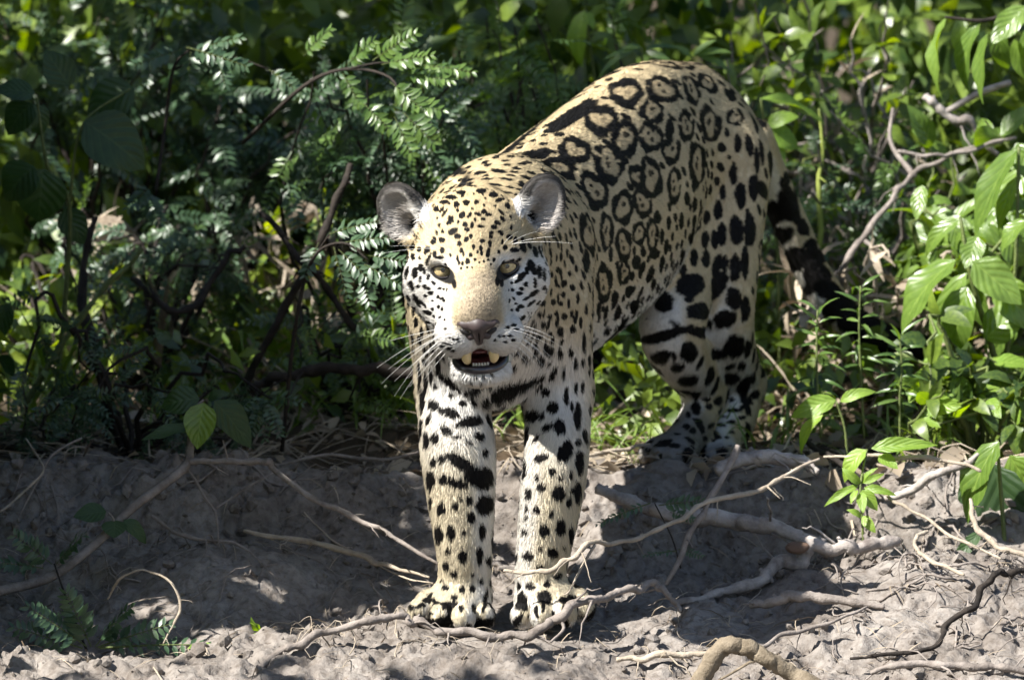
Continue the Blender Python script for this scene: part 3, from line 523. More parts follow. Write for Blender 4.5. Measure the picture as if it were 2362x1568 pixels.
stick('dry_twig', 'thin pale twig crossing in front of the right foreleg ankle', 'twig', [(1165, 1316, -.14, 4), (1240, 1318, -.15, 6), (1300, 1300, -.15, 6), (1372, 1256, -.11, 6), (1450, 1246, -.05, 5.5), (1560, 1202, .0, 6), (1640, 1158, .05, 6), (1750, 1130, .1, 6), (1810, 1096, .15, 5), (1890, 1058, .2, 4)], M_PALE, seed=4,
      offs=[[(1372, 1256, -.11, 4), (1340, 1310, -.13, 3), (1314, 1362, -.16, 2.5), (1300, 1372, -.16, 2)], [(1770, 1122, .11, 2.5), (1800, 1150, .1, 1.5)]])
stick('dry_stick', 'straight stick leaning up to the hind paw, crossing the thin twig', 'stick', [(1536, 1345, -.02, 5), (1600, 1212, .03, 7), (1640, 1148, .06, 7), (1705, 1028, .12, 8)], M_BARK, seed=5)
stick('log', 'pale curved log beside the hind paws', 'log', [(1650, 1078, .42, 14), (1700, 1056, .44, 17), (1760, 1044, .45, 17), (1830, 1052, .44, 16), (1890, 1080, .42, 8)], M_LOG, .05, 6, 12)
stick('log', 'rough grey log half buried in the bank, widest in the middle', 'log', [(1380, 1120, .34, 12), (1480, 1165, .32, 16), (1600, 1178, .30, 21), (1700, 1192, .28, 22), (1800, 1212, .26, 18), (1905, 1236, .25, 10)], M_LOG, .10, 7, 12)
stick('log', 'brown log on the ground sloping down from right to left', 'log', [(1540, 1392, .08, 5), (1640, 1362, .10, 10), (1740, 1335, .13, 13), (1820, 1294, .16, 16), (1900, 1262, .18, 17), (1980, 1250, .2, 16), (2070, 1245, .22, 14)], M_LOG, .12, 8, 12)
stick('root', 'smooth root surfacing from the sunlit earth at right', 'root', [(1730, 1396, -.02, 8), (1780, 1386, -.03, 12), (1830, 1374, -.03, 13), (1900, 1378, -.03, 12), (1970, 1388, -.04, 9), (2040, 1398, -.05, 5)], M_BARK, .06, 9)
stick('dry_stick', 'split pale stick lying flat left of the bent branch', 'stick', [(1420, 1522, -.24, 6), (1500, 1512, -.24, 8), (1580, 1504, -.24, 7), (1650, 1500, -.24, 4)], M_PALE, seed=10)
stick('root', 'thin root running up the sunlit earth behind the bent branch', 'root', [(1730, 1498, -.26, 5), (1830, 1460, -.2, 5), (1930, 1430, -.16, 4), (2000, 1400, -.12, 3)], M_BARK, seed=11)
stick('root', 'dark wiry root winding down the right edge', 'root', [(2420, 1322, -.1, 8), (2362, 1314, -.12, 8), (2310, 1322, -.14, 8), (2268, 1352, -.16, 8), (2240, 1402, -.18, 8), (2186, 1432, -.2, 7), (2150, 1488, -.25, 6), (2060, 1510, -.27, 5), (1960, 1518, -.28, 4)], M_DARK, seed=12)
stick('dry_stick', 'long pale stick in the bottom right corner', 'stick', [(2010, 1550, -.34, 6), (2080, 1532, -.34, 9), (2200, 1530, -.34, 9), (2300, 1542, -.34, 9), (2420, 1556, -.34, 8)], M_BARK, seed=13)
stick('vine_loop', 'thin hooked vine loop on the right bank', 'vine', [(2140, 1225, .12, 4), (2112, 1240, .1, 5), (2118, 1268, .08, 5), (2160, 1300, .05, 5), (2225, 1325, .0, 4)], M_PALE, seed=14)
stick('vine_loop', 'pale vine curving below the mottled leaf', 'vine', [(2238, 1150, .2, 4), (2245, 1195, .18, 6), (2280, 1245, .15, 7), (2330, 1272, .12, 7), (2420, 1292, .1, 7)], M_PALE, seed=15)
stick('dead_branch', 'pale dead branch slanting up behind the tail to upper right', 'branch', [(1900, 680, 1.32, 6), (1925, 640, 1.32, 7), (1990, 552, 1.32, 7), (2060, 452, 1.35, 7), (2110, 408, 1.38, 6), (2205, 352, 1.4, 5), (2330, 322, 1.45, 3.5)], M_BARK, .14, 16, offs=[[(2110, 408, 1.38, 8), (2055, 330, 1.42, 5), (2060, 250, 1.45, 4)], [(1990, 552, 1.32, 6), (2040, 590, 1.3, 4)]])
stick('dead_branch', 'short horizontal dead branch above the slanting one', 'branch', [(2075, 354, 1.3, 4), (2150, 358, 1.3, 5), (2210, 352, 1.32, 5), (2345, 318, 1.35, 4)], M_BARK, seed=17)
stick('dead_branch', 'dead branch crossing under the drooping top right leaves', 'branch', [(2120, 225, 1.5, 10), (2180, 260, 1.5, 11), (2240, 300, 1.5, 9), (2300, 360, 1.5, 6)], M_LOG, seed=18, offs=[[(2180, 260, 1.5, 7), (2260, 215, 1.48, 8), (2330, 190, 1.45, 7)]])
stick('fallen_branch', 'dark fallen branch lying behind the left foreleg', 'branch', [(560, 905, .95, 8), (640, 872, .92, 12), (720, 858, .9, 14), (800, 850, .88, 15), (870, 856, .88, 15), (970, 875, .9, 14)], M_DARK, seed=19, sides=10)
stick('dark_stem', 'long dark stem rising diagonally left of the head', 'stem', [(540, 990, 1.05, 10), (580, 850, 1.0, 10), (650, 730, .98, 10), (712, 612, .96, 9), (765, 490, .96, 8), (808, 385, .98, 7)], M_DARK, seed=20)
stick('dark_stem', 'dark stem crossing the diagonal stem, falling to the right', 'stem', [(600, 490, 1.05, 6), (650, 550, 1.02, 7), (715, 615, .99, 8), (770, 690, 1.0, 8), (830, 770, 1.0, 8)], M_DARK, seed=21)
stick('dark_stem', 'thick dark stem standing in the left thicket', 'stem', [(250, 980, 1.0, 14), (232, 860, 1.0, 14), (210, 780, 1.02, 13), (190, 640, 1.1, 10), (220, 500, 1.15, 7)], M_DARK, seed=22)
stick('dark_stem', 'bowed dark stem reaching right from the left thicket', 'stem', [(300, 640, 1.1, 7), (360, 690, 1.05, 8), (440, 720, 1.05, 8), (520, 600, 1.1, 8), (560, 570, 1.1, 6)], M_DARK, seed=23)
stick('dark_stem', 'lichen-spotted stem leaning at far left', 'stem', [(60, 930, 1.0, 7), (140, 800, 1.0, 7), (220, 690, 1.02, 7), (300, 610, 1.05, 6), (330, 570, 1.05, 5)], M_GREEN, seed=24)
stick('green_stem', 'upright yellow-green stalk just right of the tail', 'stem', [(1885, 700, 1.6, 5), (1886, 600, 1.6, 6), (1893, 520, 1.6, 7), (1888, 430, 1.6, 6), (1897, 350, 1.6, 4), (1890, 250, 1.6, 3)], leaf_mat('stalk_yellow_green', (.20, .25, .05), (.34, .36, .09), .5, 0), .04, 25)
stick('dry_stick', 'dark stick lying behind the bright seedling', 'stick', [(1840, 1000, .55, 6), (1900, 1045, .5, 8), (1960, 1085, .46, 8), (2030, 1120, .42, 7)], M_DARK, seed=26)
stick('dry_stick', 'grey stick on the right bank, pointing up to the right', 'stick', [(2040, 1150, .40, 8), (2110, 1125, .38, 10), (2180, 1085, .36, 9), (2260, 1050, .36, 6)], M_LOG, seed=27)
stick('dry_twig', 'thin tan twig across the right bank above the seedling', 'twig', [(1900, 1055, .36, 3), (1980, 1052, .34, 4), (2080, 1055, .33, 5), (2180, 1060, .32, 5), (2262, 1085, .3, 4)], M_PALE, seed=28)
stick('dry_twig', 'tan twig falling from the lime seedling to the right', 'twig', [(2030, 1130, .3, 4), (2080, 1165, .26, 4), (2140, 1195, .22, 4), (2200, 1240, .15, 4), (2310, 1290, .1, 3)], M_PALE, seed=29)
for k, (lab, p) in enumerate([('wiry hair root curling on the shaded bank left of the foreleg', [(700, 1180, .25, 2), (760, 1240, .2, 2), (850, 1290, .14, 2), (930, 1330, .05, 2), (1000, 1345, 0, 1.5)]), ('thin root across the shaded mound at left', [(350, 1190, .2, 3), (420, 1235, .17, 5), (500, 1245, .15, 4), (560, 1260, .14, 3), (640, 1330, .06, 2)]), ('dark straight root lying in the shaded hollow', [(560, 1225, .18, 5), (700, 1245, .15, 7), (820, 1280, .1, 7), (900, 1305, .06, 5), (990, 1330, .0, 3)]), ('long thin root from the vine foot to the lower bank', [(430, 1080, .2, 3), (470, 1140, .18, 3), (500, 1190, .16, 2.5), (505, 1260, .14, 2)]), ('thin arched stem with a dried end near the fern', [(250, 1380, -.1, 3), (280, 1330, -.12, 3), (340, 1315, -.12, 3), (395, 1345, -.13, 3), (415, 1400, -.14, 4), (395, 1450, -.15, 2.5), (370, 1495, -.15, 2)]), ('thin root hanging down the far left bank', [(190, 1010, .35, 3), (120, 1050, .32, 3), (70, 1140, .28, 3), (40, 1200, .25, 2)]), ('bent thin root beside the far left one', [(60, 1010, .35, 2), (100, 1080, .3, 3), (60, 1130, .26, 3), (0, 1180, .2, 3)]), ('slender root on the bank between vine and foreleg', [(640, 1085, .3, 2), (560, 1130, .26, 3), (500, 1170, .22, 2)]), ('twig lying on the bank top between the hind paws and foreleg', [(1350, 1052, .56, 4), (1430, 1035, .58, 5), (1500, 1022, .6, 3)]), ('pale twig on the bank top left of the foreleg', [(640, 1075, .5, 3), (760, 1050, .52, 4), (880, 1062, .52, 4), (970, 1040, .56, 3)])]):
    stick('thin_root' if 'root' in lab else 'dry_twig', lab, 'root' if 'root' in lab else 'twig', p, M_BARK if k % 2 else M_PALE, seed=40 + k, sides=6)

# a rounded brown stone by the log
V, F = lump(77); b1 = bark_mat('stone_brown', (.14, .085, .06), (.26, .17, .12), 45.0)
t = at(1840, 1262, .15); so = obj('stone', mesh_np('stone', V, F, b1), label='rounded brown stone tucked under the sloping log', cat='stone', loc=tuple(t)); so.scale = (.028, .025, .022)
so.modifiers.new('round', 'SUBSURF').levels = 2; so.modifiers['round'].render_levels = 2
# litter of dry leaves and broken straw: nobody could count it
r = np.random.default_rng(55)
def litter(name, label, n, xr, yr, size, mat, seed, shape, flat=.35):
    r = np.random.default_rng(seed); t = leaf_shape(*shape); x = r.uniform(*xr, n); y = r.uniform(*yr, n); a = r.uniform(0, 6.28, n)
    d = unit(np.stack([np.cos(a), np.sin(a), r.normal(0, .25, n)], -1)); nr = unit(np.stack([r.normal(0, flat, n), r.normal(0, flat, n), np.ones(n)], -1)); X_ = unit(np.cross(d, nr)); s = size * r.uniform(.5, 1.3, n)
    V, F = scatter((t[0], t[1]), np.stack([X_, d, np.cross(X_, d)], -1) * s[:, None, None], np.stack([x, y, ground_z(x, y) + .004 + .012 * r.random(n)], -1))
    me = mesh_np(name, V, F, mat); tint(me, len(t[0]), n); obj(name, me, kind='stuff', label=label)
litter('leaf_litter', 'dry fallen leaves covering the flat ground behind the bank edge', 2600, (-2.0, 2.3), (.50, 1.9), .05, M_DRY, 56, (3, 1, .3, .8, .3), .6)
litter('straw_litter', 'broken straw and fine twigs lying on the bank top', 2000, (-1.8, 2.1), (.47, 1.4), .13, M_DRY, 57, (3, 1, .018, .25, .3), .5)
litter('twig_litter', 'crumbs of straw and root fibre on the bare earth', 1000, (-.95, .95), (-.38, .46), .05, M_DRY, 58, (3, 1, .022, .9, .3), .5)

def tangle(name, label, n, xr, yr, ln, rad, mat, seed):
    """Many thin dry roots lying over each other: nobody could count them."""
    r = np.random.default_rng(seed); mb = MB()
    for k in range(n):
        x, y = r.uniform(*xr), r.uniform(*yr); a = r.uniform(0, 6.28); L = ln * r.uniform(.4, 1.3); q = np.linspace(0, 1, 12); bend = r.normal(0, 1.6)
        px_, py_ = x + np.cumsum(np.cos(a + bend * q + .5 * np.sin(9 * q + k))) * L / 12, y + np.cumsum(np.sin(a + bend * q + .5 * np.cos(8 * q + k))) * L / 12
        h = r.uniform(.0, .03) * np.sin(np.pi * q) + .002; P = np.stack([px_, py_, ground_z(px_, py_) + h], -1); mb.add(*tube(P, np.linspace(1, .35, 12) * rad * r.uniform(.5, 1.4), 5))
    obj(name, mb.mesh(name, mat), kind='stuff', label=label)
tangle('root_tangle', 'tangle of thin dry roots at the right edge of the bank', 70, (.50, .92), (-.30, .42), .16, .0022, M_BARK, 1)
tangle('root_fibres', 'fine pale root fibres around the fore paws and the earth in front', 46, (-.35, .5), (-.30, .05), .10, .0011, M_PALE, 2)
tangle('shaded_roots', 'thin roots hanging over the shaded bank on the left', 60, (-.92, -.10), (-.05, .50), .18, .0018, M_BARK, 3)
tangle('bank_top_twigs', 'thin twigs strewn on the bank top behind the paws', 70, (-.9, 1.0), (.50, 1.0), .20, .0020, M_PALE, 4)
# ================================================================ the jaguar
# Head frame: x to the animal's left (right in the picture), u up, f out of the face; millimetres.
ROLL, HPITCH = math.radians(3.4), math.radians(15)
HO = at(1096, 618, -0.30)
HX = CR * math.cos(ROLL) + CU * math.sin(ROLL); HU0 = -CR * math.sin(ROLL) + CU * math.cos(ROLL); HB = -CF
HF = HB * math.cos(HPITCH) - HU0 * math.sin(HPITCH); HU = HU0 * math.cos(HPITCH) + HB * math.sin(HPITCH)
def hd(x, u, f): return HO + (HX * x + HU * u + HF * f) / 1000.0
def hdv(x, u, f): return HX * x + HU * u + HF * f
LAT = unit([0.93, -0.37, 0.0])                      # across the body
AX = unit([0.37, 0.93, 0.0])                        # shoulder to hip

PR = []      # the body as a list of blended solids: (kind, data, blend, flow)
def cone(a, b, ra, rb, k=.03, flow=None, ls=1.0, lat=LAT):
    A, B = at(*a), at(*b)
    PR.append(('c', (A, B, ra * mm(a[2]), rb * mm(b[2]), ls, np.asarray(lat)), k, np.asarray(flow if flow is not None else unit(B - A), dtype=float)))
def chain(pts, k=.03, flow=None, ls=1.0):
    P = np.array([[*at(*p[:3]), p[3] * mm(p[2])] for p in pts]); S = spline(P, 4 * (len(P) - 1) + 1)
    PR.append(('p', (S[:, :3], S[:, 3], ls, LAT), k, np.asarray(flow if flow is not None else unit(P[-1, :3] - P[0, :3]), dtype=float)))
def hcone(a, b, ra, rb, k=.012, flow=(0, .3, -1), ls=1.0):
    PR.append(('c', (hd(*a), hd(*b), ra / 1000, rb / 1000, ls, HX), k, hdv(*flow)))
def ell(c, r, axes, k, flow, op='e'):
    PR.append((op, (np.asarray(c), np.asarray(r, dtype=float), np.asarray(axes)), k, np.asarray(flow, dtype=float)))
HAX = np.array([HX, HU, HF])
def hell(c, r, k=.014, flow=(0, .3, -1), op='e', axes=None):
    ell(hd(*c), np.array(r) / 1000, HAX if axes is None else axes, k, hdv(*flow), op)

BACK = AX * 0.8 + np.array([0, 0, -.35])
# trunk
chain([(1158, 655, .13, 268), (1390, 482, .55, 266), (1482, 372, .75, 224), (1580, 345, .93, 200)], .05, BACK, .70)
cone((1165, 545, .10), (1118, 590, -.12), 178, 138, .05, AX * .5 + np.array([0, 0, -.6]))
cone((1165, 700, .03), (1125, 700, -.10), 160, 110, .05, np.array([0, .25, -1.]))          # throat and chest
cone((1155, 800, .02), (1150, 870, .02), 110, 62, .05, np.array([0, .0, -1.]))
cone((1658, 350, .98), (1640, 370, .9), 104, 130, .06, BACK)
# shoulders and forelegs
for sx, pts in ((-1, [(1045, 560, .12, 92), (1022, 700, .07, 84), (1042, 900, .09, 78)]), (1, [(1265, 560, .12, 98), (1278, 700, .05, 88), (1287, 900, .08, 76)])):
    chain(pts, .03, np.array([0, .3, -1.]))
chain([(1042, 900, .09, 78), (1056, 1040, .03, 84), (1064, 1150, .0, 74), (1071, 1270, -.02, 61), (1072, 1340, -.02, 57)], .022, np.array([0, 0, -1.]))
chain([(1287, 900, .08, 76), (1284, 1040, .02, 71), (1272, 1140, -.01, 69), (1256, 1250, -.03, 60), (1246, 1320, -.04, 55)], .022, np.array([0, 0, -1.]))
for toes, palm in (([(968, 1412, -.06), (1018, 1421, -.10), (1068, 1424, -.11), (1114, 1420, -.08)], (1058, 1385, -.03)),
                   ([(1207, 1418, -.09), (1252, 1422, -.13), (1302, 1416, -.13), (1345, 1404, -.09)], (1262, 1378, -.05))):
    ell(at(*palm), np.array([74 * mm(0), .062, 44 * mm(0)]), np.eye(3), .02, np.array([0, -.6, -.6]))
    for tx, ty, tY in toes:
        cone((tx * .75 + palm[0] * .25, ty - 30, tY + .045), (tx, ty, tY), 25, 28, .0045, np.array([0, -.7, -.7]))
# hind legs
chain([(1662, 380, .90, 116), (1654, 600, .81, 97), (1662, 735, .79, 76), (1686, 815, .88, 58), (1716, 882, .98, 47)], .018, np.array([0, .2, -1.]))
chain([(1716, 882, .98, 46), (1694, 960, .93, 50), (1668, 1020, .87, 46)], .02, np.array([-.2, -.1, -1.]))
chain([(1540, 450, .82, 110), (1560, 660, .72, 82), (1552, 775, .66, 72), (1600, 860, .80, 54), (1628, 900, .88, 44)], .03, np.array([0, .2, -1.]))
chain([(1628, 900, .88, 44), (1608, 970, .80, 42), (1575, 1020, .72, 42)], .02, np.array([-.2, -.1, -1.]))
for toes, palm in (([(1495, 1046, .62), (1520, 1052, .585), (1552, 1054, .575), (1584, 1054, .58)], (1556, 1032, .66)),
                   ([(1612, 1052, .76), (1640, 1054, .73), (1668, 1052, .73), (1692, 1046, .76)], (1655, 1034, .81))):
    ell(at(*palm), np.array([56 * mm(.7), .065, 34 * mm(.7)]), np.eye(3), .02, np.array([-.2, -.8, -.4]))
    for tx, ty, tY in toes:
        cone((tx * .75 + palm[0] * .25, ty - 18, tY + .045), (tx, ty, tY), 20, 22, .0045, np.array([-.2, -.7, -.6]))
# tail
chain([(1735, 320, 1.12, 48), (1782, 420, 1.20, 39), (1832, 535, 1.24, 39), (1882, 640, 1.25, 38), (1950, 730, 1.24, 37), (2045, 785, 1.22, 36), (2140, 806, 1.20, 30)], .03)
# head
hell((0, 34, -66), (82, 74, 92), .03, (0, .8, -.7))
hcone((0, -10, -120), (0, 10, -60), 98, 86, .03, (0, .2, -1))
for s in (-1, 1):
    hell((61 * s, -30, -42), (50, 54, 58), .03, (s * .8, -.35, -.6))               # cheek
    hell((40 * s, -70, -40), (38, 38, 50), .03, (s * .6, -.7, -.5))               # jowl
    hell((36 * s, -62, 14), (38, 42, 46), .03, (s * .8, -.2, -.5))
    hell((44 * s, 22, -2), (28, 16, 24), .018, (s * .5, .7, -.3))                  # brow
    hell((50 * s, -25, 2), (28, 16, 25), .018, (s * .8, -.2, -.5))                 # under the eye
    hell((31 * s, -87, 66), (36, 32, 38), .014, (s * .9, -.25, -.35))              # whisker pad
    hell((20 * s, -38, 46), (26, 28, 48), .02, (s * .5, .1, -.6))
hcone((0, 10, -4), (0, -42, 76), 42, 35, .022, (0, .75, -.65))                      # bridge of the nose
hell((0, -55, 86), (34, 22, 25), .012, (0, .6, -.6))
hcone((0, -108, -34), (0, -138, 34), 58, 38, .03, (0, -.6, -.6))                    # lower jaw
hell((0, -150, 54), (42, 18, 30), .014, (0, -.8, -.4))                              # chin
for s in (-1, 1):
    hell((50 * s, 1, 16), (17.2, 11.8, 22), .006, (0, 0, 1), 's')                    # eye opening
hell((0, -129.5, 72), (37, 10, 50), .006, (0, 0, 1), 's')                           # open mouth
hell((0, -116, 96), (15, 12, 30), .007, (0, 0, 1), 's')
def ear_axes(s):
    n = unit(hdv(.30 * s, .02, .95)); up = unit(hdv(.46 * s, .88, -.12)); up = unit(up - n * up.dot(n)); return np.array([np.cross(up, n), up, n])
EAR = {}
for s in (-1, 1):
    A = ear_axes(s); c0 = hd(106 * s, 80, -62); EAR[s] = (c0, A)
    ell(c0, (.037, .048, .017), A, .016, A[1], 'e')
    hcone((72 * s, 44, -66), (98 * s, 62, -64), 36, 24, .02, (.46 * s, .88, -.1))
    ell(c0 - A[1] * .003 + A[2] * .016, (.029, .040, .019), A, .006, A[1], 's')
    ell(c0 - A[1] * .026 - A[0] * .004 * s + A[2] * .008, (.013, .019, .022), A, .006, A[1], 's')

def pr_dist(kind, d, P):
    if kind == 'c':
        A, B, ra, rb, ls, lat = d
        ba = B - A; t = np.clip(((P - A) @ ba) / (ba @ ba), 0, 1)
        q = P - A - t[..., None] * ba
        if ls != 1.0:
            cc = q @ lat; q = q + (cc * (1 / ls - 1))[..., None] * lat
        return np.sqrt((q * q).sum(-1)) - (ra + (rb - ra) * t)
    if kind == 'p':
        C, R, ls, lat = d; D = None
        for a in range(len(C) - 1):
            e = pr_dist('c', (C[a], C[a + 1], R[a], R[a + 1], ls, lat), P); D = e if D is None else np.minimum(D, e)
        return D
    c, r, ax = d
    q = (P - c) @ ax.T
    k0 = np.sqrt(((q / r) ** 2).sum(-1)); k1 = np.sqrt(((q / r ** 2) ** 2).sum(-1))
    return k0 * (k0 - 1) / np.maximum(k1, 1e-6)

def pr_box(kind, d, m):
    if kind == 'c':
        A, B, ra, rb = d[:4]; r = max(ra, rb) + m
        return np.minimum(A, B) - r, np.maximum(A, B) + r
    if kind == 'p':
        r = d[1].max() + m; return d[0].min(0) - r, d[0].max(0) + r
    r = np.sqrt(((d[2] * d[1][:, None]) ** 2).sum(0)) + m
    return d[0] - r, d[0] + r

def axis_coords(lo, hi, f0, f1, fine, coarse):
    xs = [lo]
    while xs[-1] < hi:
        x = xs[-1]; g = max(0, f0 - x, x - f1); xs.append(x + min(coarse, fine + g * .12))
    return np.array(xs)

def build_field(prims, xs, ys, zs):
    F = np.full((len(xs), len(ys), len(zs)), 0.2, dtype=np.float32)
    for kind, d, k, fl in prims:
        lo, hi = pr_box(kind, d, .03 + k)
        sl = tuple(slice(*np.searchsorted(c, (lo[a], hi[a]))) for a, c in enumerate((xs, ys, zs)))
        G = F[sl]
        if G.size == 0: continue
        P = np.stack(np.meshgrid(xs[sl[0]], ys[sl[1]], zs[sl[2]], indexing='ij'), -1)
        if kind == 'p':
            C, R, ls, lat = d; D = np.full(G.shape, 0.2, dtype=np.float32)
            for a in range(len(C) - 1):
                sd = (C[a], C[a + 1], R[a], R[a + 1], ls, lat); l2, h2 = pr_box('c', sd, .03 + k)
                s2 = tuple(slice(*np.searchsorted(c[sl[q]], (l2[q], h2[q]))) for q, c in enumerate((xs, ys, zs)))
                if D[s2].size: D[s2] = np.minimum(D[s2], pr_dist('c', sd, P[s2]))
        else: D = pr_dist(kind, d, P).astype(np.float32)
        if kind == 's':
            D = -D; h = np.clip(.5 - .5 * (D - G) / k, 0, 1); G[...] = D + (G - D) * h + k * h * (1 - h)
        else:
            h = np.clip(.5 + .5 * (D - G) / k, 0, 1); G[...] = D + (G - D) * h - k * h * (1 - h)
    return F

def surface_nets(F, xs, ys, zs, smooth=2):
    S = F < 0
    nx, ny, nz = F.shape
    cnt = np.zeros((nx - 1, ny - 1, nz - 1), dtype=np.int8)
    for a in (0, 1):
        for b in (0, 1):
            for c in (0, 1): cnt += S[a:nx - 1 + a, b:ny - 1 + b, c:nz - 1 + c]
    act = (cnt > 0) & (cnt < 8); I = np.argwhere(act); n = len(I)
    ids = np.full(act.shape, -1, dtype=np.int32); ids[act] = np.arange(n)
    corner = {(a, b, c): F[I[:, 0] + a, I[:, 1] + b, I[:, 2] + c] for a in (0, 1) for b in (0, 1) for c in (0, 1)}
    acc = np.zeros((n, 3)); num = np.zeros(n)
    for ax in range(3):
        for u in (0, 1):
            for v in (0, 1):
                k0 = [u, v]; k0.insert(ax, 0); k1 = [u, v]; k1.insert(ax, 1)
                f0, f1 = corner[tuple(k0)], corner[tuple(k1)]
                m = (f0 < 0) != (f1 < 0); t = np.where(m, f0 / np.where(m, f0 - f1, 1), 0)
                p = np.array(k0, dtype=float)[None].repeat(n, 0); p[:, ax] += t
                acc[m] += p[m]; num[m] += 1
    V = I + acc / num[:, None]
    V = np.stack([np.interp(V[:, a], np.arange(len(c)), c) for a, c in enumerate((xs, ys, zs))], -1)
    Q = []
    for ax in range(3):
        sl0 = [slice(1, -1)] * 3; sl1 = [slice(1, -1)] * 3; sl0[ax] = slice(0, -1); sl1[ax] = slice(1, None)
        A, B = S[tuple(sl0)], S[tuple(sl1)]
        E = np.argwhere(A != B); 
        off = np.array([1, 1, 1]); off[ax] = 0; E = E + off
        inside = S[E[:, 0], E[:, 1], E[:, 2]]
        b, c = [k for k in range(3) if k != ax]
        def idx(db, dc):
            K = E.copy(); K[:, b] -= db; K[:, c] -= dc; return ids[K[:, 0], K[:, 1], K[:, 2]]
        q = np.stack([idx(0, 0), idx(1, 0), idx(1, 1), idx(0, 1)], -1)
        flip = inside if ax != 1 else ~inside
        q[~flip] = q[~flip][:, ::-1]; Q.append(q)
    Q = np.vstack(Q); Q = Q[(Q >= 0).all(1)]
    for _ in range(smooth):                       # gentle smoothing
        acc = np.zeros_like(V); num = np.zeros(len(V))
        for a in range(4):
            np.add.at(acc, Q[:, a], V[Q[:, (a + 1) % 4]]); np.add.at(num, Q[:, a], 1)
        V = V * .5 + .5 * acc / np.maximum(num, 1)[:, None]
    return V, Q

def vnormals(V, Q):
    n = np.cross(V[Q[:, 2]] - V[Q[:, 0]], V[Q[:, 3]] - V[Q[:, 1]])
    N = np.zeros_like(V)
    for a in range(4): np.add.at(N, Q[:, a], n)
    return unit(N)

xs = axis_coords(-.22, .78, -.17, .10, .0022, .006)
ys = axis_coords(-.43, 1.32, -.42, -.20, .0022, .006)
zs = axis_coords(-.03, .90, .40, .72, .0022, .006)
JV, JQ = surface_nets(build_field(PR, xs, ys, zs), xs, ys, zs)
JN = vnormals(JV, JQ)
# ---------------------------------------------------------------- coat: spots measured in the photograph, set on the skin
def grp(sx, ox, oy, txt):
    out = []
    for it in txt.split(';'):
        v = it.split()
        if len(v) < 4: continue
        kind = v[0] if v[0] in 'RCS' else 'S'; n = [float(q) for q in (v[1:] if v[0] in 'RCS' else v)]
        ang = n[4] if len(n) > 4 else 0.0
        out.append((kind, ox + n[0] * sx, oy + n[1] * sx, n[2] * sx, n[3] * sx, ang))
    return out
SPOTS = grp(.4119, 1153.3, 103.8, '''400 400 200 45 -45;600 170 85 22 -28;380 310 100 15 -42;200 620 95 35 -25;290 440 60 14 -42;150 600 50 10 -25;760 100 65 20 -12;C 915 112 105 30;
R 705 265 95 88 -20;R 570 420 92 86;R 420 590 85 75 20;R 330 690 97 58 15;C 910 250 88 82;C 850 370 65 68;C 615 660 80 108 -15;C 705 530 70 102;C 845 520 64 85;C 530 810 62 112 -22;R 765 740 42 65 -15;C 850 745 60 104 -12;
C 690 910 54 92;C 800 885 56 74;C 1040 450 50 92 8;C 1075 250 50 85 -10;945 470 25 60 10;C 958 592 52 74 15;C 975 790 42 95 8;C 1170 440 60 96;C 1160 212 52 62 -35;1285 280 32 42 -35;C 1320 400 46 46;1275 490 15 25;1240 575 25 25;1285 625 10 12;
1235 680 20 25 -30;1210 760 18 22;1245 820 18 40;C 1105 672 68 122 8;1330 555 18 50;1310 720 22 60;1215 930 25 50;1420 430 15 62 -12;1460 430 12 60 -15;1395 560 20 60 -8;1465 600 12 70 -5;1155 830 20 30;1045 865 20 35;1090 895 22 40;
1150 965 20 35;1085 1000 20 45;1015 990 18 40;1345 840 30 70;1420 800 28 70;1440 650 15 70;1320 1040 38 80;1405 1040 30 90;1250 1060 25 60;1205 1090 20 50;1145 1090 20 45;1075 1075 30 45;1385 960 12 40;1020 1200 25 50;1085 1190 22 45;1155 1200 22 45;
1210 1240 25 60 20;1250 1230 20 45;1310 1250 30 72;1370 1220 20 90;1075 1345 76 60 -12;1215 1350 40 76 20;1310 1420 45 56;1380 1480 25 72;1130 1490 58 46 -8;1060 1420 25 20;1262 1540 60 48 -20;
C 500 1060 46 120 -8;C 600 1045 36 100;C 690 1120 46 82;C 780 1060 36 62;C 850 1060 36 84;880 965 20 35;905 1075 15 40;945 1000 15 35;930 1130 18 40;860 1170 32 30;760 1215 28 35;840 1295 18 42 35;795 1260 18 45 20;C 690 1280 40 60;720 1385 30 30 35;
780 1400 15 42 25;855 1340 22 32;575 1245 18 30;C 585 1340 50 92;640 1430 22 45 15;655 1500 20 42 15;750 1470 35 36 -40;905 1230 18 45;480 1210 20 60;620 1170 12 40;550 1480 16 40;590 1500 14 40 10;520 1420 12 50''')
